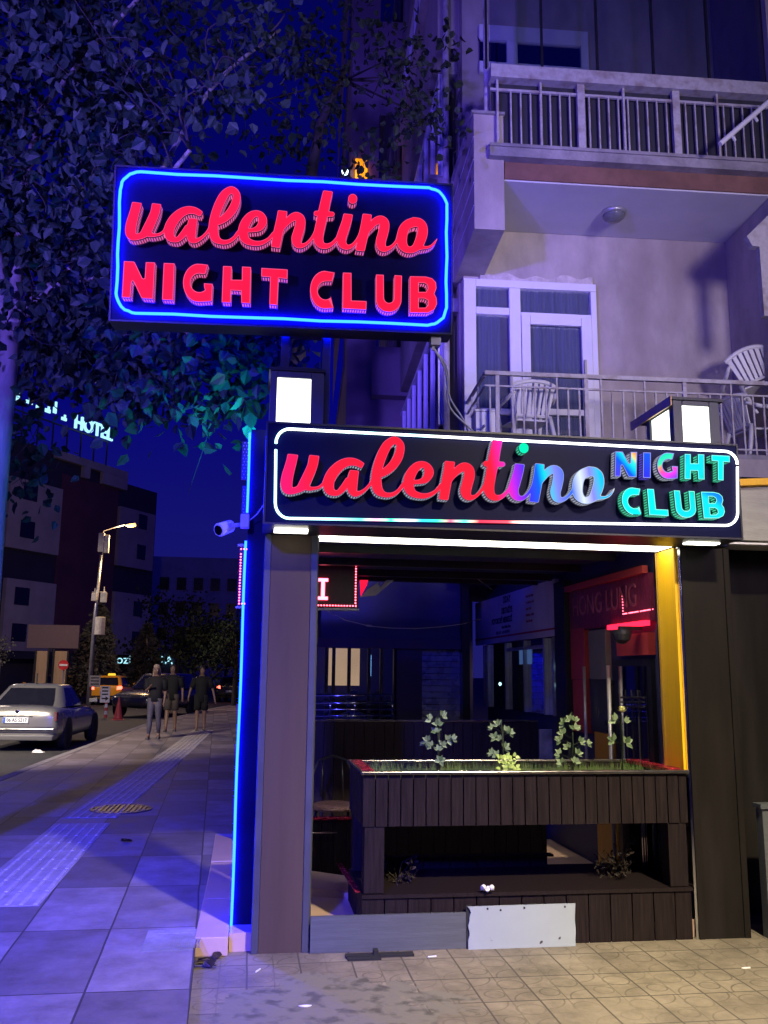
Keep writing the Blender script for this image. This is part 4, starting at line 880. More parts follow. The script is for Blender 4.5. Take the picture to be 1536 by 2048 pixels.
dr = wbox('door', 'blackmetal', ce, 1236, 1312, 1318, 1840, d0=.005, d1=.04, ref=1300)
gd = wbox('door_glass', 'glassdark', ce, 1246, 1304, 1332, 1800, d0=.042, d1=.05, ref=1300)
b = MB(); yh = wy(1240); b.tube([(SX - .10, yh, wz(1240, 1331)), (SX - .10, yh, -.0)], .018, 8); b.tube([(SX - .10, wy(1190), wz(1190, 1333)), (SX - .10, wy(1190), .5)], .014, 8); b.build('pull_bar', 'galv', ce, smooth=True)
b = MB()
for k in range(3):
    b.tube([(SX - .09, wy(1262), wz(1262, 1395 + k * 9)), (SX - .09, wy(1308), wz(1308, 1395 + k * 9))], .008, 6)
for px in (1270, 1282, 1295): b.tube([(SX - .085, wy(px), wz(px, 1380)), (SX - .085, wy(px), .2)], .006, 6)
b.build('door_bars', 'blackmetal', ce)
# dome spotlight by the jamb
b = MB(); pp = (SX - .22, wy(1290) - .1, wz(1290, 1262)); b.lathe([(.075, 0), (.075, -.03), (.06, -.075), (.03, -.10), (.01, -.105)], pp, 16); b.box(pp[0] - .02, pp[0] + .16, pp[1] - .02, pp[1] + .02, pp[2], pp[2] + .03)
b.build('dome_camera', 'blackmetal', label='dark dome camera hanging under the red light bar near the yellow jamb', cat='camera', smooth=False)
# framed picture leaning at the back
a = PY(1080, 1460, 8.9); c = PY(1140, 1530, 8.9); pf = thing('picture_board', 'grey picture board leaning on the tall fence behind the third rose', 'picture', ((a[0] + c[0]) / 2, 8.9, c[2]))
M['picture'] = pmat('picture', (.22, .22, .25), .5, var=.75, scale=5, stain=.8, stcol=(.03, .03, .05))
b = MB(); b.box(a[0], c[0], 8.9, 8.92, c[2] - .5, a[2]); b.build('board', 'picture', pf)
b = MB(); b.box(a[0] - .008, a[0] - .001, 8.895, 8.925, c[2] - .5, a[2]); b.box(a[0] - .008, c[0], 8.895, 8.925, a[2] + .001, a[2] + .008); b.build('frame', 'galv', pf)
# wicker cafe chair behind the low fence
cp = PY(668, 1600, 8.3); ch = thing('cafe_chair', 'dark cafe chair with woven seat behind the low fence at left', 'chair', (cp[0], 8.3, .012))
M['wicker'] = pmat('wicker', (.12, .07, .08), .6, var=.7, scale=30, bump=1, bscale=60)
b = MB(); b.lathe([(.19, 0), (.21, .015), (.21, .035), (.17, .05), (.02, .045)], (cp[0], 8.3, .42), 20); b.build('seat', 'wicker', ch)
for dx, dy in ((-.15, -.15), (.15, -.15), (-.14, .15), (.14, .15)):
    b = MB(); b.tube([(cp[0] + dx, 8.3 + dy, .42), (cp[0] + dx * 1.3, 8.3 + dy * 1.25, .012)], .013, 7); b.build('leg', 'blackmetal', ch, smooth=True)
b = MB(); b.tube([(cp[0] - .18, 8.46, .43), (cp[0] - .2, 8.5, .66), (cp[0] - .13, 8.52, .82), (cp[0], 8.53, .86), (cp[0] + .13, 8.52, .82), (cp[0] + .2, 8.5, .66), (cp[0] + .18, 8.46, .43)], .013, 7)
b.tube([(cp[0] - .1, 8.5, .5), (cp[0] - .09, 8.52, .82)], .008, 6); b.tube([(cp[0] + .1, 8.5, .5), (cp[0] + .09, 8.52, .82)], .008, 6); b.build('backrest', 'blackmetal', ch, smooth=True)
# neighbour on the right
nb = thing('neighbour_wall', 'dark wall right of the portal with a stone coloured awning band above', 'wall', (4.6, 6.4, -.1))
b = MB(); b.box(3.36, 7.5, 6.55, 6.8, -.1, 2.62); b.build('wall', 'pillardark', nb)
a = PY(1480, 970, 6.0); zt0 = PY(1500, 1080, 6.0)[2]
b = MB(); b.hexa([(3.30, 6.0, zt0), (7, 6.0, zt0 - .02), (7, 6.5, zt0), (3.30, 6.5, zt0), (3.30, 6.05, a[2] - .02), (7, 6.05, a[2] + .25), (7, 6.5, a[2] + .25), (3.30, 6.5, a[2] - .02)]); b.build('awning_band', 'stonewall', nb)
b = MB(); b.box(3.28, 7, 5.98, 6.04, zt0 - .035, zt0 - .022); b.build('awning_edge', 'pvc', nb)
b = MB(); b.hexa([(3.30, 5.99, a[2] - .018), (7, 5.99, a[2] + .252), (7, 6.5, a[2] + .252), (3.30, 6.5, a[2] - .018), (3.30, 5.99, a[2] + .03), (7, 5.99, a[2] + .30), (7, 6.5, a[2] + .30), (3.30, 6.5, a[2] + .03)]); b.build('awning_cap', 'yellow', nb)
a = PY(1521, 1608, 5.9); b = MB(); b.box(a[0] - .01, a[0] + .5, 5.88, 5.99, a[2] - .03, a[2]); b.box(a[0] + .01, a[0] + .45, 5.90, 5.98, -.1, a[2] - .031)
b.build('grey_plinth', 'board', label='grey capped plinth at the right edge beyond the dark pillar', cat='plinth')
# ================================================================== APARTMENT BUILDING ABOVE (own frame: u right, t away, z up)
ab = thing('apartment_building', 'stuccoed apartment building with balconies above and behind the club', 'building', (0, 0, 0), fr=FB @ Matrix.Translation((3.5, 10.7, 0)))
Bm = lambda: MB(FB)
zs0, zs1 = 3.98, UB(1510, 912, 9.5)[2]            # lower balcony slab
b = Bm(); b.box(1.92, 7.5, 10.7, 14, 2.75, 16); b.build('wall', 'stucco', ab)
b = Bm(); b.box(5.46, 5.8, 9.3, 10.69, 2.75, 16); b.build('side_wall', 'stucco', ab)
b = Bm(); b.box(1.86, 5.455, 9.45, 10.69, zs0, zs1); b.box(1.60, 1.859, 9.45, 12.6, zs0, zs1); b.build('balcony_slab', 'conc', ab)
b = Bm(); b.box(1.58, 5.455, 9.43, 9.449, zs0 - .15, zs1 - .06); b.build('slab_fascia', 'stucco', ab)
# lower railing
zr = UB(1100, 747, 9.5)[2]; zr2 = UB(1100, 774, 9.5)[2]; zb_ = zs1 + .06
b = Bm(); b.box(1.94, 5.45, 9.48, 9.53, zr - .045, zr); b.box(1.94, 5.45, 9.495, 9.515, zr2 - .02, zr2); b.box(1.94, 5.45, 9.495, 9.515, zb_, zb_ + .02)
posts = [UB(px, 800, 9.5)[0] for px in (995, 1173, 1370)]
for u in posts + [UB(1565, 800, 9.5)[0]]: b.box(u - .022, u + .022, 9.49, 9.52, zs1, zr - .046)
u = 2.0; i = 0
while u < 5.42:
    if min(abs(u - p) for p in posts) > .05:
        lean = random.uniform(-.008, .008)
        topz = (zr - .046) if i % 4 == 2 else zr2 - .021
        b.hexa([(u - .009 + lean, 9.497, zs1 + .0), (u + .009 + lean, 9.497, zs1), (u + .009 + lean, 9.513, zs1), (u - .009 + lean, 9.513, zs1), (u - .009, 9.497, topz), (u + .009, 9.497, topz), (u + .009, 9.513, topz), (u - .009, 9.513, topz)])
    u += .128; i += 1
# return of the railing along the side
b.box(1.93, 1.96, 9.54, 12.4, zr - .05, zr - .01); b.box(1.935, 1.955, 9.54, 12.4, zr2 - .02, zr2); b.box(1.935, 1.955, 9.54, 12.4, zb_ + .2, zb_ + .22)
for t in (9.9, 10.3): b.box(1.935, 1.955, t, t + .02, zs1, zr - .051)
b.build('railing', 'railwhite', ab, label='white painted railing of the lower balcony')
# balcony door and window unit
zd0 = UB(1100, 567, 10.66)[2]
W1 = lambda x0, x1, y0, y1, t0=10.62, t1=10.695: (UB(x0, 640, 10.66)[0], UB(x1, 640, 10.66)[0], t0, t1, UB(1100, y1, 10.66)[2], UB(1100, y0, 10.66)[2])
du = thing('dummy', None, None, (0, 0, 0)); bpy.data.objects.remove(du)
b = Bm()
for r in ((927, 951, 567, 905), (1018, 1040, 582, 905), (1181, 1192, 582, 905)): b.box(*W1(*r))
b.box(*W1(951.5, 1192, 567, 581.5)); b.box(*W1(951.5, 1017.5, 622, 636)); b.box(*W1(1040.5, 1180.5, 629, 636))
b.box(*W1(951.5, 1017.5, 822, 834)); dw = b.build('door_window_unit', 'pvc', ab, bevel=.004)
b = Bm(); t0, t1 = 10.60, 10.65
for r in ((1041, 1058, 637, 905), (1160, 1180, 637, 905), (1058.5, 1159.5, 637, 653), (1058.5, 1159.5, 820, 832)): b.box(*W1(*r, t0=t0, t1=t1))
b.build('balcony_door', 'pvc', ab, bevel=.004)
b = Bm(); b.box(*W1(1162, 1166, 722, 750, t0=10.56, t1=10.598)); b.build('door_handle', 'galv', ab)
b = Bm(); b.box(*W1(951.5, 1180, 581.5, 905, t0=10.668, t1=10.672)); b.build('window_pane', 'glass', ab)
# curtains hang in a shallow recess in front of a dark room
b = Bm(); uu0, uu1 = UB(952, 640, 10.68)[0], UB(1180, 640, 10.68)[0]; n = 90; vs = []
for i in range(n + 1):
    u = uu0 + (uu1 - uu0) * i / n; t = 10.685 + .006 * math.sin(i * 1.9) + .003 * math.sin(i * .7)
    vs += [(u, t, zs1), (u, t, zd0 - .1)]
b.add(vs, [(2 * i, 2 * i + 2, 2 * i + 3, 2 * i + 1) for i in range(n) if not 18 < i < 26]); b.build('curtain', 'curtain', ab)
M['crumble'] = pmat('crumble', (.55, .50, .46), .9, var=.3, scale=9, bump=1.0, bscale=12)
b = Bm(); pts = [(UB(x, 560, 10.66)[0], UB(1100, 556 + 4 * math.sin(x * .11) + 3 * math.sin(x * .037), 10.66)[2]) for x in range(960, 1192, 8)]
poly = pts + [(pts[-1][0], zd0 + .002), (pts[0][0], zd0 + .002)]; b.prism(poly[::-1], lambda u, v, d: (u, d, v), 10.64, 10.698); b.build('plaster_edge', 'crumble', ab)
# upper balcony: ceiling, beam, ledge
zc = UB(1250, 376, 9.5)[2]; zbm = UB(1250, 340, 9.5)[2]; zl = UB(1250, 322, 9.45)[2]
b = Bm(); b.box(2.20, 5.455, 9.5, 10.69, zc, zc + .02); b.build('ceiling', 'ceilpaint', ab)
b = Bm(); b.box(2.20, 5.455, 9.48, 9.62, zc + .021, zbm); b.build('beam', 'redband', ab)
b = Bm(); b.box(2.0, 5.455, 9.36, 10.69, zbm + .001, zl + .03); b.box(2.0, 5.455, 9.34, 9.37, zl + .031, zl + .07); b.build('upper_balcony_slab', 'conc', ab)
zr_ = UB(1250, 172, 9.4)[2]; zm_ = UB(1250, 194, 9.4)[2]
b = Bm(); b.box(2.02, 5.455, 9.33, 9.50, zr_ - .04, zr_ + .13); b.build('sill_band', 'railwhite', ab)
b = Bm(); b.box(2.02, 5.455, 9.39, 9.42, zm_ - .03, zm_); b.box(2.02, 5.455, 9.39, 9.42, zl + .08, zl + .10)
P2 = [UB(px, 240, 9.4)[0] for px in (1162, 1352)]; P1 = [UB(px, 240, 9.4)[0] for px in (995, 1082, 1248, 1435)]
for u in P2: b.box(u - .045, u + .045, 9.37, 9.43, zl + .05, zr_ - .041)
for u in P1: b.box(u - .013, u + .013, 9.38, 9.425, zl + .05, zr_ - .041)
u = 2.15
while u < 5.42:
    if min(abs(u - p) for p in P1 + P2) > .055: b.box(u - .0085, u + .0085, 9.395, 9.415, zl + .07, zm_ - .031)
    u += .119
b.build('railing', 'railwhite', ab, label='white painted railing of the upper balcony')
M['boarding'] = pmat('boarding', (.03, .03, .045), .6, var=.3, scale=3, stretch=(6, 6, .5))
b = Bm(); b.box(2.05, 5.455, 9.46, 9.48, zl + .05, zr_ - .041); b.build('dark_boarding', 'boarding', ab)
b = Bm(); b.box(2.02, 5.455, 9.40, 10.69, 11.6, 11.75); b.build('top_slab', 'conc', ab)
b = Bm()
for px in (972, 1083, 1193, 1304, 1414, 1526): u = UB(px, 80, 9.42)[0]; b.box(u - .012, u + .012, 9.40, 9.44, zr_ + .131, 11.599)
b.build('glazing_frame', 'blackmetal', ab)
b = Bm(); b.box(2.03, 5.45, 9.415, 9.423, zr_ + .131, 11.6); b.build('balcony_glazing', 'glass', ab)
b = Bm(); V = lambda x0, x1, y0, y1, t0, t1: (UB(x0, 90, 10.6)[0], UB(x1, 90, 10.6)[0], t0, t1, UB(1100, y1, 10.6)[2], UB(1100, y0, 10.6)[2])
b.box(*V(960, 1178, 55, 84, 10.63, 10.69)); b.box(*V(960, 1178, 128, 150, 10.63, 10.69)); b.box(*V(1015, 1036, 84.5, 127.5, 10.63, 10.69)); b.box(*V(1163, 1178, 84.5, 127.5, 10.63, 10.69)); b.build('window_frame', 'pvc', ab)
b = Bm(); b.box(*V(960, 1163, 84.5, 127.5, 10.66, 10.67)); b.build('window_pane', 'glassdark', ab)
# end pier and side face of the upper balcony
zp0 = UB(947, 457, 9.45)[2]; zp1 = UB(946, 228, 9.45)[2]
b = Bm(); b.box(1.83, 2.185, 9.45, 10.9, zp0, zp1); b.build('end_pier', 'stucco', ab)
b = Bm(); b.box(1.80, 2.20, 9.42, 10.92, zp1 + .001, zp1 + .035); b.build('pier_cap', 'conc', ab)
b = Bm()
for k in range(1, 5): z = zp0 + (zp1 - zp0) * k / 5; b.box(1.822, 1.829, 9.46, 10.9, z, z + .008)
b.build('siding_line', 'pvc', ab)
# street side of the building, running away
b = Bm(); b.box(1.90, 1.919, 10.92, 24, 2.75, 16); b.build('street_facade', 'stucco', ab)
for k, z in enumerate((3.98, 7.45, 10.9, 14.2)):
    b = Bm(); b.box(1.62, 1.899, 12.6 if k == 0 else 10.93, 15.6, z - .75 if k else z - .4, z + .75); b.box(1.5, 1.619, 12.6 if k == 0 else 10.93, 15.6, z + .72, z + .78); b.build('side_parapet', 'stucco', ab)
    b = Bm(); z0_, z1_ = z + .78, z + 2.25; t = 10.95
    while t < 15.6: b.box(1.63, 1.69, t, t + .06, z0_ + .001, z1_); t += .72
    b.box(1.63, 1.69, 10.95, 15.6, z1_ + .001, z1_ + .06); b.build('side_window_frame', 'pvc', ab)
    b = Bm(); b.box(1.66, 1.665, 10.95, 15.6, z0_ + .002, z1_); b.build('side_window_pane', 'glassdark', ab)
    b = Bm(); b.box(1.69, 1.897, 10.94, 15.6, z1_ + .062, z1_ + .25); b.build('side_lintel', 'conc', ab)
b = Bm(); b.tube([(1.72, 10.86, 3.2), (1.72, 10.86, 16)], .045, 10); b.tube([(2.02, 9.6, zp1 + .04), (2.02, 9.6, 11.6)], .035, 8); b.build('drain_pipe', 'railwhite', ab, smooth=True)
# neighbour block sticking out beyond it
nbk = thing('projecting_block', 'flat purple lit building block projecting beyond the apartment building', 'building', (0, 0, 0), fr=FB @ Matrix.Translation((2, 17, 0)))
M['blockwall'] = pmat('blockwall', (.34, .26, .30), .85, var=.12, scale=1, stain=.3)
ub0 = UB(693, 775, 16.0)[0]
b = Bm(); b.box(ub0, 3.0, 16.0, 26, -.1, 20); b.build('wall', 'blockwall', nbk)
for k in range(4):
    z = 4.2 + k * 3.4; b = Bm(); b.box(ub0 + .55, 1.9, 15.97, 15.998, z, z + 1.5); b.box(ub0 - .04, ub0 - .001, 17, 25, z, z + 1.5); b.build('window', 'glassdark', nbk)
    b = Bm(); b.box(ub0 + .45, 1.9, 15.7, 15.969, z - .95, z - .75); b.box(ub0 + .45, 1.9, 15.7, 15.74, z - .75, z - .02); b.build('ledge', 'blockwall', nbk)
# ceiling lamp
p = UB(1228, 436, 10.05); q_ = FB @ Vector((p[0], 10.05, zc)); cl = thing('ceiling_lamp', 'unlit round bulkhead lamp under the upper balcony ceiling', 'lamp', tuple(q_))
M['frost'] = pmat('frost', (.16, .17, .18), .2, var=.3, scale=12)
b = MB(); b.lathe([(.15, 0), (.155, -.02), (.15, -.05)], q_, 24); b.build('base_ring', 'galv', cl, smooth=True)
b = MB(); b.lathe([(.14, -.051), (.13, -.08), (.09, -.115), (.03, -.13), (.004, -.132)], q_, 24); b.build('shade', 'frost', cl, smooth=True)
# plastic chairs
def monobloc(name, lab, F, group):
    t_ = thing(name, lab, 'chair', (0, 0, 0), fr=F, group=group); fr = F
    b = MB(fr); b.hexa([(-.23, -.22, .415), (.23, -.22, .415), (.20, .20, .39), (-.20, .20, .39), (-.23, -.22, .44), (.23, -.22, .44), (.20, .20, .415), (-.20, .20, .415)]); b.build('seat', 'plastic', t_, bevel=.008)
    b = MB(fr)
    top = lambda s: .86 - .05 * abs(s) ** 2.2
    for i in range(7):      # tall slats with slots between
        s0 = -1 + i * 2 / 7 + .045; s1 = s0 + 2 / 7 - .09
        for a0, a1, (h0, h1) in ((s0, s1, (.47, 0)),):
            def pt(s, f, back): w = .20 + .05 * f; z = .45 + (top(s) - .06 - .45) * f; y = .20 + .13 * f - .05 * s * s * f; return (s * w, y + (.016 if back else 0), z)
            for k in range(4):
                f0, f1 = k / 4, (k + 1) / 4
                b.hexa([pt(a0, f0, 0), pt(a1, f0, 0), pt(a1, f0, 1), pt(a0, f0, 1), pt(a0, f1, 0), pt(a1, f1, 0), pt(a1, f1, 1), pt(a0, f1, 1)])
    n = 14; rail = [(s * .255, .335 - .05 * s * s, top(s) - .03) for s in np.linspace(-1, 1, n)]; b.tube(rail, .028, 8); b.tube([(s * .20, .205, .45) for s in (-1, 0, 1)], .02, 6)
    b.build('backrest', 'plastic', t_)
    for s in (-1, 1):
        b = MB(fr); b.tube([(s * .25, .30, .70), (s * .285, .12, .66), (s * .29, -.10, .655), (s * .27, -.24, .60)], [.02, .026, .026, .022], 8); b.build('armrest', 'plastic', t_, smooth=True)
        b = MB(fr); b.tube([(s * .27, -.24, .60), (s * .25, -.23, .42), (s * .27, -.27, .0)], [.022, .028, .02], 8); b.build('leg', 'plastic', t_, smooth=True)
        b = MB(fr); b.tube([(s * .21, .20, .45), (s * .24, .25, .22), (s * .26, .30, .0)], [.028, .026, .02], 8); b.build('leg', 'plastic', t_, smooth=True)
    return t_
p = UB(1052, 800, 9.95); g_ = 'plastic chairs on the lower balcony'
monobloc('plastic_chair', 'white plastic chair with slotted back turned to the railing, left of the balcony door', FB @ Matrix.Translation((p[0], 9.95, zs1 + .002)) @ Matrix.Rotation(math.radians(186), 4, 'Z'), g_)
p = UB(1500, 800, 10.1)
monobloc('plastic_chair', 'white plastic chair standing at the right end of the lower balcony', FB @ Matrix.Translation((p[0] - .02, 10.0, zs1 + .002)) @ Matrix.Rotation(math.radians(100), 4, 'Z'), g_)
monobloc('plastic_chair', 'white plastic chair tipped over on top of another at the right end', FB @ Matrix.Translation((p[0] + .22, 10.0, zs1 + .62)) @ Matrix.Rotation(math.radians(-22), 4, 'Y') @ Matrix.Rotation(math.radians(170), 4, 'Z') @ Matrix.Rotation(math.radians(18), 4, 'X'), g_)
a = UB(940, 824, 9.75); c = UB(992, 866, 9.75)
bx = thing('storage_box', 'white lidded box at the left end of the lower balcony', 'box', (0, 0, 0), fr=FB @ Matrix.Translation((a[0], 9.75, zs1)))
b = Bm(); b.box(a[0] + .06, c[0], 9.72, 9.98, zs1, a[2]); b.build('body', 'plastic', bx, bevel=.006)
b = Bm(); b.box(a[0] + .05, c[0] + .01, 9.71, 9.99, a[2] + .001, a[2] + .03); b.build('lid', 'plastic', bx, bevel=.006)
# white fixtures on the right
b = Bm(); P = [UB(1440, 288, 8.9), UB(1500, 236, 8.9), UB(1560, 184, 8.9)]; b.tube(P, .030, 10)
for s in (.18, .55): q0 = P[0] + (P[2] - P[0]) * s; b.tube([q0 + [0.02, .0, -.03], q0 + [.06, .03, -.05]], .018, 7)
b.build('white_tube', 'pvc', label='white tube with two clips slanting in from the upper right edge', cat='tube')
hd = thing('wooden_hood', 'flaking white door hood on a post at the right edge of the lower balcony', 'hood', (0, 0, 0), fr=FB @ Matrix.Translation((5.1, 9.3, 5)))
a = UB(1494, 472, 9.2); c = UB(1600, 400, 9.2); d_ = UB(1505, 492, 9.2)
b = Bm(); b.prism([(a[0], a[2]), (d_[0], d_[2]), (5.46, d_[2]), (5.46, c[2])], lambda u, v, d: (u, d, v), 9.2, 9.29); b.build('gable', 'railwhite', hd)
a = UB(1519, 493, 9.2); c = UB(1552, 632, 9.2); b = Bm(); b.box(a[0], c[0], 9.2, 9.29, c[2], d_[2] - .001); b.build('post', 'railwhite', hd)
# loose cables from the tall sign down to the balcony
p0 = np.array(UF @ Vector((1.05, .1, -.62))); p1 = PY(948, 864, 7.5); p1b = PY(938, 866, 7.5)
for (q1, sg, lab) in ((p1, .10, 'thicker white cable looping from the tall sign down to the balcony'), (p1b, .02, 'thinner white cable hanging beside the thicker one under the tall sign')):
    pts = []
    for i in range(15):
        s = i / 14; pts.append(p0 * (1 - s) + q1 * s + np.array([.05 * math.sin(s * 9) * (1 - s) - sg * .3 * math.sin(s * math.pi), 0, -sg * math.sin(s * math.pi)]))
    b = MB(); b.tube(pts, .0085, 6); b.build('hanging_cable', 'pvc', label=lab, cat='cable', group='cables under the tall sign', smooth=True)
M['amber'] = emat('amber', (1, .33, .01), 1.6, var=.5, scale=3)
a = UB(711, 318, 15.95); c = UB(734, 372, 15.95); b = Bm(); b.box(a[0], c[0], 15.93, 15.97, c[2], a[2]); b.build('amber_window', 'amber', nbk, label='amber lit window showing above the tall sign')
a = UB(690, 348, 15.9); b = Bm(); b.lathe([(.05, 0), (.07, .06), (.03, .12)], tuple(a), 10); b.build('wall_lamp', emat('wlamp', (.75, .95, 1), 3), nbk)

# ================================================================== ACROSS THE STREET
_h = math.radians(31.5); HD = np.array([math.sin(_h), math.cos(_h), 0.]); HN = np.array([HD[1], -HD[0], 0.])
HQ = PY(20, 1300, 66); HQ[2] = 0
HF = frame(HQ, HD, -HN, (0, 0, 1))
def HU(x, y): r = ray(x, y); k = ((HQ - CAM) @ HN) / (r @ HN); p = CAM + r * k; return (p - HQ) @ HD, p[2]
M['hotelpanel'] = pmat('hotelpanel', (.50, .47, .50), .8, var=.15, scale=.6, stain=.3); M['hoteldark'] = pmat('hoteldark', (.05, .045, .075), .7, var=.2, scale=.5)
M['hotelred'] = pmat('hotelred', (.16, .06, .09), .8, var=.2, scale=.5); M['hotelwin'] = pmat('hotelwin', (.012, .012, .03), .2)
hb_ = thing('hotel_building', 'five storey hotel with pale panels, dark bands and square windows across the street', 'building', (0, 0, 0), fr=HF)
b = MB(HF); b.box(-14, 15.6, .35, 14, -.2, 17.2); b.build('main_block', 'hoteldark', hb_)
b = MB(HF); b.box(4.05, 10.5, .3, .349, 3.0, 16.5); b.build('recessed_wall', 'hotelred', hb_)
for i, (x0, x1, z0, z1) in enumerate(((-1.2, 3.9, 10.15, 15.2), (-.8, 3.95, 3.0, 8.0), (-8, -2.0, 10.2, 15.2), (-8, -1.6, 3.0, 8.0), (10.55, 15.1, 10.2, 15.1), (10.5, 15.2, 3.0, 8.05))):
    b = MB(HF); b.box(x0, x1, 0, .345, z0, z1); b.build('wall_panel', 'hotelpanel', hb_)
for x0, x1, zs in ((0, 1.35, (11.0, 13.75, 6.2, 3.65)), (12.9, 14.0, (11.0, 13.6, 6.2, 3.7)), (-6, -4.6, (11.0, 13.75, 6.2, 3.65))):
    for z in zs:
        b = MB(HF); b.box(x0, x1, -.03, -.002, z, z + 1.25); b.build('window', 'hotelwin', hb_)
b = MB(HF); b.box(3.0, 11.2, .0, .34, 17.5, 18.1); b.box(8.2, 11.2, .0, .34, 16.55, 17.49); b.box(6.0, 6.7, .0, .34, 16.6, 17.49); b.build('parapet', 'hotelpanel', hb_)
b = MB(HF); b.box(-14, 11.1, .345, 14, 17.21, 18.0); b.build('roof_block', 'hoteldark', hb_)
b = MB(HF); b.box(-.9, 4.0, -.7, .3, 2.45, 2.95); b.build('canopy', 'hoteldark', hb_)
b = MB(HF); b.box(2.6, 3.0, -.2, .3, -.1, 2.44); b.box(-1.4, -.9, -.2, .3, -.1, 2.44); b.build('entrance_post', 'hotelpanel', hb_)
M['signwhite'] = emat('signwhite', (.40, .85, 1.0), 1.3)
hs = thing('roof_sign', 'cyan white rooftop letters of the hotel, the start hidden by leaves', 'sign', (0, 0, 0), fr=HF @ Matrix.Translation((4, 0, 19)))
text('lettering', 'HOTEL', 1.5, HF @ frame((4.25, -.25, 20.15), (1, 0, 0), (0, 0, 1), (0, -1, 0)), 'signwhite', hs, .08, sx=.93, bold=.02)
text('lettering', 'SUPREME', 1.6, HF @ frame((-4.0, -.25, 20.3), (1, 0, 0), (0, 0, 1), (0, -1, 0)), 'signwhite', hs, .08, sx=.93, bold=.02) if False else None
b = MB(HF)
for x in np.arange(-3.6, 8.6, 1.5): b.box(x, x + .08, .0, .1, 18.0, 20.1)
b.box(-3.6, 8.6, .0, .1, 20.0, 20.1); b.build('support_frame', 'hoteldark', hs)
b = MB(HF)
for i, (x, w, l) in enumerate(((-2.6, .5, .9), (-1.6, .25, 1.1), (-.7, .6, .5), (.3, .35, 1.0), (1.2, .5, .6), (2.0, .3, 1.0), (2.9, .5, .5))):
    b = MB(HF); z_ = 20.4 + .15 * (i % 3); b.prism([(x, z_), (x + w, z_), (x + w, z_ + l * .45), (x + w * .5 + .15, z_ + l * .45), (x + w * .5 + .15, z_ + l * .9), (x + w * .5, z_ + l * .9), (x + w * .5, z_ + l * .45), (x, z_ + l * .45)], lambda u, v, d: (u, d, v), -.3, -.2); b.build('letter', 'signwhite', hs)
# low block farther down the street
fb = thing('apartment_block', 'dim low apartment block with balconies far down the street', 'building', (-7, 110, 0))
M['farwall'] = pmat('farwall', (.62, .58, .62), .85, var=.2, scale=.4)
b = MB(); b.box(-12.5, -2.2, 110, 124, -.2, 15.4); b.box(-2.19, 6, 114, 124, -.2, 11.5); b.build('wall', 'farwall', fb)
for i in range(5):
    for j in range(4):
        z = 2.4 + j * 3; x = -11.4 + i * 2.0
        b = MB(); b.box(x, x + 1.1, 109.9, 109.99, z, z + 1.5); b.build('window', 'hotelwin', fb)
for j in range(3):
    b = MB(); b.box(-9.8, -7.3, 108.9, 109.89, 4.0 + j * 3, 4.15 + j * 3); b.box(-9.8, -7.3, 108.9, 108.96, 4.16 + j * 3, 5.1 + j * 3); b.build('balcony', 'farwall', fb)
fb2 = thing('shop_building', 'dark low building with a small glowing blue shop name down the street', 'building', (-6, 70, 0))
b = MB(); b.box(-9.5, -5.0, 72, 80, -.2, 3.3); b.build('wall', 'hoteldark', fb2)
c0 = PY(232, 1327, 71.9); text('lettering', 'ozi MODA', .95, frame(c0, (1, 0, 0), (0, 0, 1), (0, -1, 0)), 'signwhite', fb2, .03)
# ---- street lamps (mast with antenna boxes; plain lamps out of view, added or assumed for their light)
lx0, ly0 = -7.36, 44.0
sl = thing('street_lamp', 'street lamp mast carrying antennas and a lit amber lamp, in front of the hotel', 'street lamp', (-7.5, ly0, -.12), group='street lamps')
P = lambda x, y, Y=ly0: tuple(PY(x, y, Y))
b = MB(); b.tube([(-7.5, ly0, -.12), (-7.47, ly0, 4), P(203, 1110)], [.11, .085, .06], 10); b.build('mast', 'galv', sl, smooth=True)
b = MB(); b.tube([P(205, 1120), P(207, 1062), P(225, 1056), P(252, 1049)], .028, 8); b.build('arm', 'galv', sl, smooth=True)
b = MB(); a = PY(250, 1050, ly0); c = PY(275, 1047, ly0); b.tube([tuple(a), tuple(a + (c - a) * .25), tuple(a + (c - a) * .8), tuple(c)], [.04, .12, .12, .05], 10); b.build('head', 'galv', sl, smooth=True)
M['sodium'] = emat('sodium', (1, .42, .07), 9)
b = MB(); b.tube([tuple(a + (c - a) * .3 + [0, -.06, -.07]), tuple(a + (c - a) * .85 + [0, -.06, -.06])], .09, 8); b.build('lamp', 'sodium', sl, smooth=True)
M['antenna'] = pmat('antenna', (.62, .58, .50), .5)
for i, (x0, x1, y0, y1) in enumerate(((198, 207, 1066, 1104), (210, 217, 1070, 1106))):
    p0, p1 = PY(x0, y0, ly0 - .15), PY(x1, y1, ly0 - .15); b = MB(); b.box(p0[0], p1[0], ly0 - .2, ly0 - .05, p1[2], p0[2]); b.build('antenna_panel', 'antenna', sl, bevel=.02)
for x0, x1, y0, y1 in ((184, 193, 1186, 1202), (202, 212, 1184, 1205)):
    p0, p1 = PY(x0, y0, ly0 - .1), PY(x1, y1, ly0 - .1); b = MB(); b.box(p0[0], p1[0], ly0 - .2, ly0 + .1, p1[2], p0[2]); b.tube([((p0[0] + p1[0]) / 2, ly0, p0[2]), ((p0[0] + p1[0]) / 2, ly0, p0[2] + .25)], .03, 6); b.build('radio_box', 'antenna', sl, bevel=.02)
p0, p1 = PY(184, 1184, ly0), PY(212, 1184, ly0); b = MB(); b.tube([tuple(p0), tuple(p1)], .03, 6); b.build('cross_arm', 'galv', sl)
c = PY(200, 1252, ly0 - .05); b = MB(); b.lathe([(.22, -.42), (.235, -.40), (.235, .40), (.22, .42)], tuple(c), 16); b.build('round_cabinet', 'antenna', sl)
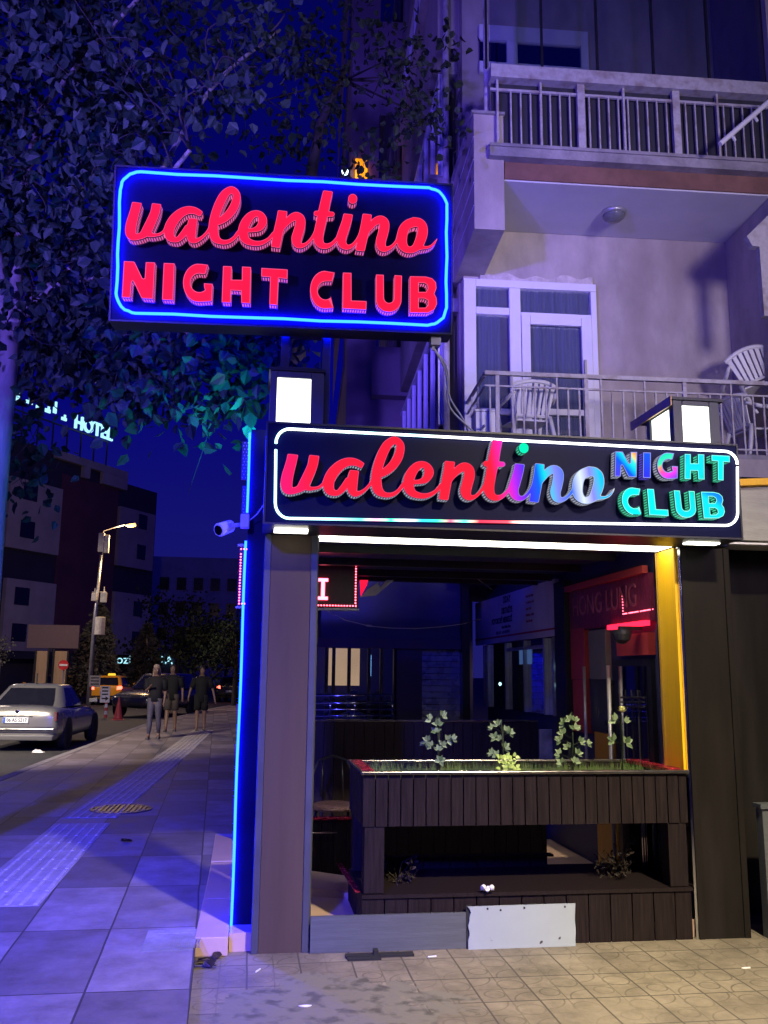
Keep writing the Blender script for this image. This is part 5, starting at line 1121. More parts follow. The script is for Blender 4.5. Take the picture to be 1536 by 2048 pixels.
for (pos, en, col, sz) in ((tuple(a + (c * 0) + [.3, -.1, -.3]), 900, (1, .62, .26), .15),):
    ld = bpy.data.lights.new('lamp_light', 'POINT'); ld.energy = en; ld.color = col; ld.shadow_soft_size = sz
    lo = bpy.data.objects.new('lamp_light', ld); COL.objects.link(lo); lo.parent = sl; lo.matrix_parent_inverse = MW[sl.name].inverted(); lo.location = pos
def added_lamp(lab, x, y, h, hx, hy, en, col, sz=.35):
    t_ = thing('street_lamp', lab, 'street lamp', (x, y, -.1), group='street lamps')  # name shared by the visible lamp and these added or assumed ones
    b = MB(); b.tube([(x, y, -.1), (x, y, h * .6), (x, y, h)], [.10, .075, .05], 10); b.build('mast', 'galv', t_, smooth=True)
    b = MB(); b.tube([(x, y, h), (x + (hx - x) * .5, y + (hy - y) * .5, h + .25), (hx, hy, h + .2)], .035, 8); b.build('arm', 'galv', t_, smooth=True)
    b = MB(); b.box(hx - .14, hx + .14, hy - .35, hy + .35, h + .16, h + .28); b.build('head', 'galv', t_, bevel=.03)
    ld = bpy.data.lights.new('lamp_light', 'AREA'); ld.energy = en; ld.color = col; ld.shape = 'RECTANGLE'; ld.size = sz; ld.size_y = sz
    lo = bpy.data.objects.new('lamp_light', ld); COL.objects.link(lo); lo.parent = t_; lo.matrix_parent_inverse = MW[t_.name].inverted(); lo.location = (hx, hy, h + .14)
    return lo
LA = added_lamp('assumed unseen street lamp behind the viewer, lighting the tiled forecourt', 4.6, -1.6, 5.6, 3.0, .2, 235, (1.0, .83, .56), .3)  # lamp assumed out of view from the warm light on the tiles
LA.rotation_euler = Vector((-.8, 4.9, -5.7)).to_track_quat('-Z', 'Y').to_euler()
LA.data.spread = math.radians(60)
LB = added_lamp('added unseen blue fill light on a mast behind the viewer, pavement side', -4.4, -4.0, 5.2, -3.0, -3.2, 440, (.05, .045, 1.0), .5)  # blue fill light added out of view to tint the pavement
LB.rotation_euler = Vector((.9, 10.5, -5.3)).to_track_quat('-Z', 'Y').to_euler()
LF_ = added_lamp('added violet fill light on a mast behind the viewer, turned up to the street facade', -5.4, -1.0, 4.4, -4.6, -.4, 230, (.17, .10, 1.0), .5)  # violet fill added out of view to lift the receding street facade
LF_.rotation_euler = Vector((6.4, 14, 3.4)).to_track_quat('-Z', 'Y').to_euler()
LF_.data.spread = math.radians(48)
LE = added_lamp('added fill light behind the viewer at right, turned to the apartment building', 6.6, -3.0, 4.6, 5.4, -2.4, 95, (.90, .76, .98), 1.6)  # fill added out of view to brighten the balcony walls
LB.data.spread = math.radians(46)
LE.rotation_euler = Vector((-2.0, 12, 1.2)).to_track_quat('-Z', 'Y').to_euler()
LE.data.spread = math.radians(54)
LD = added_lamp('added lamp out of view at left, lighting the parked silver saloon', -9.0, 11.0, 6.4, -7.2, 12.2, 420, (1.0, .84, .62), .35)  # lamp added out of view to brighten the saloon's rear and the road
LD.rotation_euler = Vector((1.6, 8, -5.8)).to_track_quat('-Z', 'Y').to_euler()
LD.data.spread = math.radians(60)
LC = added_lamp('added unseen lamp farther along the kerb behind the parked taxis', -13.0, 40.0, 8.0, -11.5, 40.0, 600, (1, .80, .66), .4)  # lamp added out of view to light the far street
LC.rotation_euler = (0, 0, 0)
fl = thing('fill_light', 'added unseen teal fill light behind the left lantern aimed at the street tree', 'fill_light', (.2, 6.55, 3.2))  # fill light added behind the lantern to turn nearby leaves cyan
b = MB(); b.box(.12, .30, 6.5, 6.6, 3.24, 3.36); b.box(.19, .23, 6.52, 6.58, 3.16, 3.239); b.build('housing', 'blackmetal', fl)
ld = bpy.data.lights.new('lamp_light', 'AREA'); ld.energy = 16; ld.color = (.0, .50, .80); ld.size = .12; ld.spread = math.radians(120)
lo = bpy.data.objects.new('lamp_light', ld); COL.objects.link(lo); lo.parent = fl; lo.matrix_parent_inverse = MW[fl.name].inverted(); lo.location = (.1, 6.55, 3.3)
lo.rotation_euler = Vector((-2.2, 1.2, .8)).to_track_quat('-Z', 'Y').to_euler()
# ---- signs and boards
ne = thing('no_entry_sign', 'round red no entry sign with white bar on a grey pole', 'road sign', PY(129, 1420, 45))
c = PY(127, 1330, 44.9)
M['signred'] = pmat('signred', (.55, .03, .03), .4); M['signw'] = pmat('signw', (.8, .8, .8), .4)
b = MB(); b.lathe([(.235, 0), (.235, .03)], tuple(c), 28, (0, -1, 0)); b.build('disc', 'signred', ne)
b = MB(); b.box(c[0] - .18, c[0] + .18, 44.86, 44.869, c[2] - .045, c[2] + .045); b.build('bar', 'signw', ne)
b = MB(); b.tube([(c[0] + .02, 44.95, -.12), (c[0] + .02, 44.95, c[2] + .1)], .03, 8); b.build('pole', 'galv', ne)
bbd = thing('billboard', 'blank dark billboard raised above tall tan panels near the hotel entrance', 'billboard', PY(108, 1400, 50))
a = PY(57, 1249, 50); c = PY(156, 1297, 50); M['bb'] = pmat('bb', (.12, .08, .11), .6, var=.15)
b = MB(); b.box(a[0], c[0], 50, 50.2, c[2], a[2]); b.build('face', 'bb', bbd)
b = MB()
for px in (96, 106): x = PY(px, 1300, 50.1)[0]; b.box(x, x + .12, 50.05, 50.15, -.12, c[2])
b.build('post', 'blackmetal', bbd)
M['tan'] = pmat('tan', (.40, .28, .18), .6, var=.2, stretch=(5, 5, .3), scale=3)
for px0, px1, lab in ((73, 92, 'left of two tall tan display panels beneath the billboard'), (109, 131, 'right of two tall tan display panels, partly behind the no entry sign')):
    a = PY(px0, 1302, 49.5); c = PY(px1, 1357, 49.5); t_ = thing('display_panel', lab, 'panel', (a[0], 49.5, -.12), group='tall display panels')
    b = MB(); b.box(a[0] + .04, c[0], 49.5, 49.7, .25, a[2]); b.build('face', 'tan', t_)
    b = MB(); b.box(a[0] - .06, a[0] + .039, 49.45, 49.75, -.12, a[2] + .03); b.build('frame_side', 'blackmetal', t_); b = MB(); b.box(c[0] + .001, c[0] + .08, 49.45, 49.75, -.12, a[2] + .03); b.build('frame_side', 'blackmetal', t_)
c = PZ(236, 1440, -.12); cn = thing('traffic_cone', 'tall red traffic cone standing behind the silver saloon', 'cone', c)
M['cone'] = pmat('cone', (.55, .07, .06), .5); cc = (c[0], c[1], -.12)
b = MB(); b.lathe([(.17, .03), (.15, .10), (.028, .78), (.02, .80)], cc, 18); b.build('body', 'cone', cn, smooth=True)
b = MB(); b.box(cc[0] - .22, cc[0] + .22, cc[1] - .22, cc[1] + .22, -.12, -.09); b.build('base', 'cone', cn)
c = PZ(211, 1437, -.12); cs = thing('direction_sign', 'small white sign with black bars and arrow on a striped post', 'sign', c)
b = MB()
for k in range(5): b.m = k % 2; b.lathe([(.06, .02 + k * .13), (.055, .02 + (k + 1) * .13)], (c[0], c[1], -.12), 10)
b.build('striped_post', ['cone', 'signw'], cs)
s0 = PY(202, 1372, c[1] - .05); s1 = PY(219, 1405, c[1] - .05)
b = MB(); b.box(s0[0], s1[0], c[1] - .08, c[1] - .05, s1[2], s0[2]); b.build('plate', 'signw', cs)
b = MB(); hh = s0[2] - s1[2]
for k in range(3): b.box(s0[0] + .06, s1[0] - .07, c[1] - .087, c[1] - .081, s0[2] - hh * (.14 + k * .2), s0[2] - hh * (.06 + k * .2))
b.prism([(s0[0] + .06, s1[2] + hh * .2), (s0[0] + .2, s1[2] + hh * .2), (s0[0] + .2, s1[2] + hh * .1), (s1[0] - .04, s1[2] + hh * .24), (s0[0] + .2, s1[2] + hh * .38), (s0[0] + .2, s1[2] + hh * .28), (s0[0] + .06, s1[2] + hh * .28)], lambda u, v, d: (u, d, v), c[1] - .087, c[1] - .081)
b.build('arrow_marking', 'rubber', cs)
c = PZ(191, 1405, -.12); np_ = thing('notice_board', 'small grey notice board on the lamp mast above the parked cars', 'board', PY(191, 1365, 43.5))
a = PY(180, 1351, 43.6); e = PY(200, 1374, 43.6); b = MB(); b.box(a[0], e[0], 43.55, 43.6, e[2], a[2]); b.build('face', 'conc', np_)
b = MB()
for k in range(3): b.box(a[0] + .06, e[0] - .06, 43.54, 43.549, a[2] - .12 - k * .14, a[2] - .08 - k * .14)
b.build('text_bars', 'rubber', np_)
c = PZ(75, 1505, -.117)
b = MB(); b.hexa([(c[0] - .12, c[1], -.117), (c[0] + .12, c[1] - .03, -.117), (c[0] + .14, c[1] + .1, -.117), (c[0] - .08, c[1] + .13, -.117), (c[0] - .10, c[1] + .02, -.08), (c[0] + .05, c[1], -.06), (c[0] + .06, c[1] + .07, -.09), (c[0] - .06, c[1] + .09, -.05)])
b.build('crumpled_paper', 'signw', label='white crumpled paper on the asphalt behind the silver saloon', cat='litter')

# ================================================================== VEHICLES
def paint(name, col, rough=.28, metal=.5): return pmat(name, col, rough, metal=metal, var=.03, scale=1.5, coat=.6)
M['silver'] = paint('silver', (.21, .21, .21), .30, .35); M['taxi'] = paint('taxi', (.80, .36, .01), .35, 0); M['darkpaint'] = paint('darkpaint', (.03, .03, .045), .25, .3)
M['carglass'] = pmat('carglass', (.012, .013, .02), .06, spec=.8); M['tail'] = pmat('tail', (.16, .008, .015), .18, coat=.8); M['taillit'] = emat('taillit', (1, .10, .06), 6); M['headlit'] = emat('headlit', (.9, .95, 1), 4)
M['taxilamp'] = emat('taxilamp', (1, .65, .05), 1.2); M['plate'] = pmat('plate', (.75, .8, .85), .4, var=.03); M['plateblue'] = pmat('plateblue', (.02, .08, .55), .4)
M['rimalloy'] = pmat('rimalloy', (.45, .45, .47), .3, metal=.8)
KINDS = {
 'saloon': dict(st=[(0, .40, .74, .70), (.05, .30, .90, .82), (.14, .25, .955, .86), (.4, .22, .985, .89), (1.0, .2, .965, .90), (2.0, .2, .94, .905), (3.2, .2, .92, .895), (3.9, .22, .84, .87), (4.35, .28, .73, .80), (4.52, .38, .60, .68)], cab=(.42, 1.25, 3.3, 2.35, .93, 1.42, .80, .58), wh=(.95, 3.72), wr=.325, hw=.90),
 'hatch': dict(st=[(0, .42, .90, .70), (.04, .32, 1.02, .80), (.15, .26, 1.05, .85), (.6, .22, 1.03, .87), (1.5, .2, 1.0, .88), (2.7, .2, .97, .87), (3.5, .22, .90, .85), (3.95, .28, .78, .78), (4.1, .38, .64, .66)], cab=(.06, .45, 3.2, 2.3, .99, 1.52, .80, .62), wh=(.72, 3.3), wr=.32, hw=.88),
 'suv': dict(st=[(0, .5, 1.0, .76), (.05, .40, 1.10, .86), (.2, .34, 1.14, .91), (.8, .30, 1.12, .93), (2, .28, 1.09, .94), (3.1, .28, 1.06, .93), (3.9, .32, 1.0, .90), (4.35, .38, .88, .84), (4.5, .48, .72, .74)], cab=(.08, .4, 3.3, 2.45, 1.08, 1.68, .86, .68), wh=(.85, 3.65), wr=.37, hw=.94)}
def car(name, lab, kind, mat, loc, rz, group=None, lit=False, taxi=False, plate=None):
    K = KINDS[kind]; F = Matrix.Translation(Vector(loc)) @ Matrix.Rotation(rz, 4, 'Z')   # local: x left(-)/right(+), y forward from rear bumper
    t_ = thing(name, lab, 'taxi' if taxi else 'car', (0, 0, 0), fr=F, group=group)
    b = MB(F); prof = [(0, 0), (.7, 0), (.93, .06), (1.0, .28), (1.0, .62), (.975, .82), (.90, .95), (.6, 1.0), (0, 1.02)]
    vs = []; n = len(prof) * 2 - 2
    for (y, zb, zt, w) in K['st']:
        ring = [(s * w, zb + (zt - zb) * h) for s, h in prof] + [(-s * w, zb + (zt - zb) * h) for s, h in prof[1:-1][::-1]]
        vs += [(x, y, z) for x, z in ring]
    ns = len(K['st']); fs = [tuple(range(n))] + [tuple((ns - 1) * n + k for k in range(n))[::-1]]
    for i in range(ns - 1):
        for k in range(n): fs.append((i * n + k, (i + 1) * n + k, (i + 1) * n + (k + 1) % n, i * n + (k + 1) % n))
    b.add(vs, fs); o = b.build('body', mat, t_, smooth=True); sm = o.modifiers.new('sub', 'SUBSURF'); sm.levels = 1; sm.render_levels = 2
    r0, r1, f0, f1, z0, z1, w0, w1 = K['cab']
    plan = [(0, 0), (0, .5), (.008, .80), (.03, .93), (.17, 1), (.45, 1), (.475, 1), (.70, 1), (.84, .985), (.945, .90), (.99, .6), (1, 0)]
    tags = ['g', 'g', 'p', 'p', 'g', 'k', 'g', 'g', 'p', 'g', 'g']
    if kind != 'saloon': plan[4] = (.09, 1); tags[4] = 'g'
    full = plan + [(x, -y) for x, y in plan[1:-1][::-1]]; ftags = tags + tags[::-1]
    b = MB(F); vs = []; lv = (0, .3, .6, .84, .93, .985, 1.0)
    for t in lv:
        rr = r0 + (r1 - r0) * t ** .85; ff = f0 + (f1 - f0) * t ** .9; w = w0 + (w1 - w0) * t ** 1.15; z = z0 + (z1 - z0) * t
        if t >= .985: k_ = .9 if t < 1 else .55; m_ = (rr + ff) / 2; hl = (ff - rr) / 2 * (k_ + .06); rr, ff, w = m_ - hl, m_ + hl, w * k_; z = z1 - .004 if t < 1 else z1 + .018
        vs += [(y * w, rr + (ff - rr) * x, z) for x, y in full]
    n = len(full); b.add(vs, [])
    for i in range(len(lv) - 1):
        for k in range(n):
            g = ftags[k] if lv[i] < .84 and lv[i + 1] <= .85 else 'p'
            b.f.append((i * n + k, i * n + (k + 1) % n, (i + 1) * n + (k + 1) % n, (i + 1) * n + k)); b.mi.append({'g': 1, 'p': 0, 'k': 2}[g])
    b.f.append(tuple((len(lv) - 1) * n + k for k in range(n))); b.mi.append(0)
    b.build('cabin', [mat, 'carglass', 'blackmetal'], t_, smooth=True)
    for y in K['wh']:
        for s in (-1, 1):
            x = s * (K['hw'] - .10); wr = K['wr']
            b = MB(F); b.lathe([(wr - .11, -.10), (wr - .02, -.105), (wr, -.08), (wr, .08), (wr - .02, .105), (wr - .11, .10)], (x, y, wr), 24, (1, 0, 0)); w_ = b.build('wheel', 'rubber', t_, smooth=True); MW[w_.name] = MW[t_.name]
            b = MB(F); b.lathe([(wr - .115, .02), (wr - .115, s * .085 + .0), (wr - .13, s * .09), (.06, s * .06), (.05, s * .085), (.01, s * .088)], (x, y, wr), 20, (1, 0, 0))
            r_ = b.build('rim', 'rimalloy', w_)
            b = MB(F); b.lathe([(wr + .05, 0), (wr + .05, s * .012), (wr - .005, s * .012)], (s * (K['hw'] - .012), y, wr), 24, (1, 0, 0)); b.build('wheel_arch', 'rubber', t_)
    zb = K['st'][2][2]; lh = .20
    for s in (-1, 1):
        zt = zb - .15; tl = MB(F); w = K['st'][1][3]
        if kind == 'saloon': tl.hexa([(s * .36, .035, zt - .17), (s * (w + .015), .05, zt - .14), (s * (w + .03), .30, zt - .12), (s * .4, .30, zt - .17), (s * .46, .055, zt + .035), (s * (w + .0), .085, zt + .035), (s * (w + .02), .30, zt + .03), (s * .5, .30, zt + .03)])
        else: tl.hexa([(s * .58, -.002, zt - .1), (s * (w + .0), .03, zt - .08), (s * (w + .03), .22, zt - .06), (s * .6, .2, zt - .1), (s * .60, .01, zt + .09), (s * (w + .0), .05, zt + .1), (s * (w + .01), .22, zt + .08), (s * .6, .2, zt + .09)])
        tl.build('tail_light', 'taillit' if lit else 'tail', t_)
        hl = MB(F); L_ = K['st'][-1][0]; hz = K['st'][-2][2] - .12; w = K['st'][-2][3]
        hl.hexa([(s * .42, L_ - .02, hz - .1), (s * (w - .02), L_ - .10, hz - .08), (s * (w + .015), L_ - .35, hz - .04), (s * .5, L_ - .35, hz), (s * .42, L_ - .06, hz + .05), (s * (w - .03), L_ - .14, hz + .06), (s * (w + .005), L_ - .40, hz + .08), (s * .5, L_ - .4, hz + .09)]); hl.build('headlight', 'headlit' if lit else 'frost', t_)
        b = MB(F); mw = K['hw']; my = f0 - .35; mz = z0 + .08; b.hexa([(s * (mw - .03), my, mz - .04), (s * (mw + .18), my - .02, mz - .03), (s * (mw + .18), my + .07, mz - .03), (s * (mw - .03), my + .09, mz - .04), (s * (mw - .03), my, mz + .05), (s * (mw + .17), my - .02, mz + .09), (s * (mw + .16), my + .06, mz + .08), (s * (mw - .03), my + .08, mz + .05)]); b.build('wing_mirror', mat, t_, bevel=.02)
        for hy in ((1.62, 2.62) if kind == 'saloon' else (1.2, 2.3)):
            b = MB(F); b.box(s * (K['hw'] - .004), s * (K['hw'] + .016), hy, hy + .18, zb - .17, zb - .145); b.build('door_handle', 'chrome', t_, bevel=.005)
    b = MB(F); w = K['hw']
    b.box(-w * .9, w * .9, -.035, .05, .43, .50); b.build('bumper_strip', 'chrome' if kind == 'saloon' else 'rubber', t_, bevel=.012)
    b = MB(F); b.hexa([(-w * .86, .02, .24), (w * .86, .02, .24), (w * .9, .3, .24), (-w * .9, .3, .24), (-w * .9, -.02, .36), (w * .9, -.02, .36), (w * .95, .3, .36), (-w * .95, .3, .36)]); b.build('rear_bumper', mat if kind == 'saloon' else 'rubber', t_, bevel=.03)
    b = MB(F); b.tube([(-.5, .04, .25), (-.5, .18, .25)], .03, 10); b.build('exhaust', 'chrome', t_)
    pz = .62 if kind == 'saloon' else .60
    b = MB(F); b.box(-.262, .262, -.028, .02, pz - .002, pz + .115); b.build('number_plate', 'plate', t_)
    b = MB(F); b.box(-.26, -.215, -.0305, -.0285, pz, pz + .113); b.build('plate_band', 'plateblue', t_)
    if plate: text('plate_lettering', plate, .105, F @ frame((.02, -.031, pz + .022), (1, 0, 0), (0, 0, 1), (0, -1, 0)), 'rubber', t_, .0008, 'CENTER', sx=.86, bold=.0015)
    if kind == 'saloon':
        b = MB(F); b.box(-.34, .34, -.004, .015, pz + .125, pz + .15); b.build('boot_handle', 'chrome', t_, bevel=.004)
        b = MB(F); b.lathe([(.035, 0), (.04, .006), (.03, .008)], (0, .03, pz + .235), 16, (0, -1, 0)); b.build('badge', 'chrome', t_)
        b = MB(F); b.box(-.8, .8, -.004, .01, .528, .536); b.build('boot_seam', 'rubber', t_)
    b = MB(F); b.box(-.015, .015, r1 + .1, r1 + .13, z1, z1 + .25); b.build('aerial', 'rubber', t_) if kind == 'saloon' else None
    if taxi:
        b = MB(F); b.hexa([(-.2, 1.2, z1 + .015), (.2, 1.2, z1 + .015), (.2, 1.42, z1 + .015), (-.2, 1.42, z1 + .015), (-.17, 1.24, z1 + .13), (.17, 1.24, z1 + .13), (.17, 1.38, z1 + .13), (-.17, 1.38, z1 + .13)]); b.build('taxi_roof_lamp', 'taxilamp', t_, bevel=.02)
    return t_
car('parked_car', 'silver saloon parked at the kerb seen from behind, plate 06 AS 5217', 'saloon', 'silver', (-5.02, 20.75, -.118), math.radians(-2.5), 'cars along the kerb', plate='06 AS 5217')
car('parked_taxi', 'yellow taxi with lit tail lamps and roof lamp behind the traffic cone', 'hatch', 'taxi', (-7.62, 49.5, -.118), math.radians(-4), 'yellow taxis', lit=True, taxi=True)
car('parked_taxi', 'yellow taxi nose with a lit headlight between the saloon and the direction sign', 'hatch', 'taxi', (-10.1, 53.0, -.118), math.radians(160), 'yellow taxis', lit=True, taxi=False)
car('parked_car', 'dark sport utility car facing the viewer behind the walking people', 'suv', 'darkpaint', (-2.95, 40.2, -.118), math.radians(158), 'cars along the kerb')
car('parked_car', 'small dark car with lit tail lamps far down the street beside the neon tube', 'hatch', 'darkpaint', (-1.30, 55.5, -.118), math.radians(-8), 'cars along the kerb', lit=True)
# ================================================================== PEOPLE
M['skin'] = pmat('skin', (.20, .12, .09), .5, var=.08); M['blackcloth'] = pmat('blackcloth', (.006, .006, .010), .85, var=.3); M['legging'] = pmat('legging', (.07, .065, .09), .7, var=.2); M['khaki'] = pmat('khaki', (.06, .05, .05), .8, var=.2)
M['hair'] = pmat('hair', (.03, .02, .018), .5, var=.4); M['fairhair'] = pmat('fairhair', (.34, .26, .20), .45, var=.5, stretch=(30, 30, 2)); M['shoe'] = pmat('shoe', (.05, .05, .06), .6); M['palecloth'] = pmat('palecloth', (.30, .30, .34), .8, var=.3)
def person(lab, loc, rz, H, legs, arms, clothes, hairmat='hair', longhair=False, skinlegs=True, group='people walking towards the viewer', head_tilt=(0, 0)):
    """one continuous skinned body; figure faces -y in its own frame. legs: two (dy, knee_dy); arms: two ((ex,ey,ez),(hx,hy,hz)) in units of height"""
    F = Matrix.Translation(Vector(loc)) @ Matrix.Rotation(rz, 4, 'Z'); t_ = thing('person', lab, 'person', (0, 0, 0), fr=F, group=group)
    V = []; E = []; Rr = []
    def v(x, y, z, r, r2=None, par=None):
        V.append((x * H, y * H, z * H)); Rr.append((r * H, (r2 or r) * H)); i = len(V) - 1
        if par is not None: E.append((par, i))
        return i
    pel = v(0, 0, .53, .072, .055); w = v(0, .002, .61, .066, .05, pel); ch = v(0, -.004, .72, .080, .056, w); nk0 = v(0, .004, .80, .055, .042, ch); nk = v(0, 0, .855, .030, .031, nk0)
    hx, hy = head_tilt; jaw = v(hx * .3, -.022 + hy * .3, .885, .036, .040, nk); hd = v(hx * .7, -.006 + hy, .935, .044, .054, jaw); tp = v(hx, .004 + hy, .975, .034, .042, hd)
    nose = v(hx * .5, -.066 + hy, .918, .007, .007, jaw)
    for k, s in enumerate((-1, 1)):
        dy, kd = legs[k]; hip = v(s * .048, 0, .50, .052, .056, pel); kn = v(s * .055, kd, .28, .032, .034, hip); cf = v(s * .055, kd * .6 + dy * .4 + .008, .20, .030, .034, kn); an = v(s * .055, dy, .045, .018, .020, cf)
        he = v(s * .057, dy + .012, .022, .019, .017, an); v(s * .064, dy - .085, .016, .020, .012, an)
        sh = v(s * .105, .004, .79, .036, .036, nk0); (ex, ey, ez), (ax, ay, az) = arms[k]
        el = v(s * ex, ey, ez, .023, .023, sh); wr = v(s * ax, ay, az, .0145, .0145, el); d = np.array([s * (ax - ex), ay - ey, az - ez]); d /= np.linalg.norm(d)
        pm = v(s * ax + d[0] * .03, ay + d[1] * .03, az + d[2] * .03, .020, .012, wr)
        for j, o_ in enumerate((-.015, -.005, .006, .016)): v(s * ax + d[0] * (.07 + .006 * (j in (1, 2))), ay + o_ + d[1] * .07, az + d[2] * (.07 + .006 * (j in (1, 2))), .0052, .0052, pm)
        v(s * ax + d[0] * .045 - s * .012, ay - .026 + d[1] * .045, az + d[2] * .045, .006, .006, pm)
    me = bpy.data.meshes.new('body'); me.from_pydata(V, E, []); me.materials.append(M['skin'])
    o = bpy.data.objects.new('body', me); COL.objects.link(o); o.parent = t_; MW[o.name] = MW[t_.name].copy()
    md = o.modifiers.new('skin', 'SKIN'); md.use_smooth_shade = True
    for sv, r in zip(me.skin_vertices[0].data, Rr): sv.radius = r
    me.skin_vertices[0].data[0].use_root = True
    s2 = o.modifiers.new('sub', 'SUBSURF'); s2.levels = 1; s2.render_levels = 2
    def loft(name, mat, rings, seg=14, open_=True):
        b = MB(F); vs = [(x * H + rx * H * math.cos(2 * math.pi * k / seg), y * H + ry * H * math.sin(2 * math.pi * k / seg), z * H) for (x, y, z, rx, ry) in rings for k in range(seg)]
        fs = [(i * seg + k, i * seg + (k + 1) % seg, (i + 1) * seg + (k + 1) % seg, (i + 1) * seg + k) for i in range(len(rings) - 1) for k in range(seg)]
        fs += [tuple(range(seg))[::-1], tuple((len(rings) - 1) * seg + k for k in range(seg))]
        b.add(vs, fs); return b.build(name, mat, t_, smooth=True)
    top, topm, bot, botm, hem = clothes
    loft(top, topm, [(0, 0, hem, .098, .070), (0, 0, .60, .088, .066), (0, -.003, .70, .102, .072), (0, 0, .765, .130, .068), (0, .002, .805, .128, .058), (0, .002, .832, .062, .046), (0, 0, .842, .036, .034)])
    for k, s in enumerate((-1, 1)):
        (ex, ey, ez), _ = arms[k]; sx, sz = .100, .79
        b = MB(F); P_ = [(s * sx * H, .004 * H, .795 * H), (s * (sx + (ex - sx) * .5) * H, (ey * .5) * H, (sz + (ez - sz) * .5) * H), (s * (sx + (ex - sx) * .85) * H, ey * .85 * H, (sz + (ez - sz) * .85) * H)]
        b.tube(P_, [.052 * H, .044 * H, .040 * H], 12); b.build('sleeve', topm, t_, smooth=True)
        dy, kd = legs[k]
        if bot == 'shorts':
            b = MB(F); b.tube([(s * .045 * H, 0, .55 * H), (s * .052 * H, kd * .5 * H, .42 * H), (s * .056 * H, kd * .85 * H, .315 * H)], [.062 * H, .058 * H, .054 * H], 12); b.build('shorts_leg', botm, t_, smooth=True)
        else:
            b = MB(F); b.tube([(s * .045 * H, 0, .54 * H), (s * .05 * H, kd * .5 * H, .42 * H), (s * .055 * H, kd * H, .28 * H), (s * .055 * H, (kd * .6 + dy * .4 + .008) * H, .20 * H), (s * .055 * H, dy * H, .06 * H)], [.06 * H, .052 * H, .036 * H, .037 * H, .022 * H], 12); b.build('legging', botm, t_, smooth=True)
        b = MB(F); y = dy * H; b.hexa([(s * .057 * H - .045, y - .175, .0), (s * .057 * H + .045, y - .175, .0), (s * .057 * H + .038, y + .06, .0), (s * .057 * H - .038, y + .06, .0), (s * .057 * H - .03, y - .14, .055), (s * .057 * H + .03, y - .14, .055), (s * .057 * H + .03, y + .05, .085), (s * .057 * H - .03, y + .05, .085)]); b.build('shoe', 'shoe', t_, bevel=.015)
    hr = [(hx, .012 + hy, .925, .044, .050), (hx, .010 + hy, .955, .046, .056), (hx, .008 + hy, .985, .040, .048), (hx, .006 + hy, 1.0, .018, .022)]
    if longhair: hr = [(hx - .012, .02, .72, .03, .012), (hx - .008, .035, .80, .055, .022), (hx, .034, .87, .058, .030), (hx, .024 + hy, .92, .054, .046)] + hr[1:]
    loft('hair', hairmat, hr); b = MB(F)
    for s in (-1, 1): b.lathe([(.006 * H, 0), (.001, .003)], ((hx * .6 + s * .016) * H, (-.058 + hy) * H, .935 * H), 6, (0, -1, 0))
    b.build('eyes', 'rubber', t_)
    return t_
p = PZ(306, 1478, 0.002)
pw = person('woman with long fair hair, dark top and grey leggings walking at left of the three', (p[0], p[1], .002), math.radians(-6), 1.80, ((-.05, -.02), (.07, .0)), (((.12, -.02, .64), (.05, -.13, .70)), ((.13, .03, .63), (.13, -.03, .50))), ('jacket', 'blackcloth', 'leggings', 'legging', .50), 'fairhair', True)
p = PZ(344, 1460, 0.002)
person('man in black t-shirt and knee length khaki shorts, walking in the middle', (p[0], p[1] - .6, .002), math.radians(-4), 1.84, ((-.09, -.04), (.07, .01)), (((.135, .0, .63), (.10, -.10, .56)), ((.15, .03, .63), (.165, -.03, .50))), ('t_shirt', 'blackcloth', 'shorts', 'khaki', .46))
p = PZ(403, 1458, 0.002)
person('man in loose black t-shirt and black shorts walking at right, arms held out', (p[0], p[1] - .8, .002), math.radians(3), 1.80, ((-.03, -.01), (.04, .0)), (((.17, .01, .64), (.20, -.02, .50)), ((.17, .01, .64), (.21, -.02, .48))), ('t_shirt', 'blackcloth', 'shorts', 'blackcloth', .44))
p = PY(707, 1380, 12.2)
person('person in pale blue shirt standing inside the lit shop window', (p[0], 12.2, -.35), math.radians(160), 1.75, ((0, 0), (.02, 0)), (((.13, -.02, .64), (.10, -.10, .60)), ((.13, .03, .63), (.13, -.03, .50))), ('shirt', 'palecloth', 'shorts', 'blackcloth', .50), group='people inside')

# ================================================================== TREES AND PLANTS
def rv(s=1.0): return rng.normal(0, s, 3)
def leaf_cluster(b, c, n, R, L, droop=.5, flat=1.0):
    for _ in range(n):
        o = rv(1) * R * np.array([1, 1, flat]) * .6; d = rv(1) + np.array([0, 0, -droop]); b.leaf(np.array(c) + o, d, rv(1), L * rng.uniform(.6, 1.15), .40)
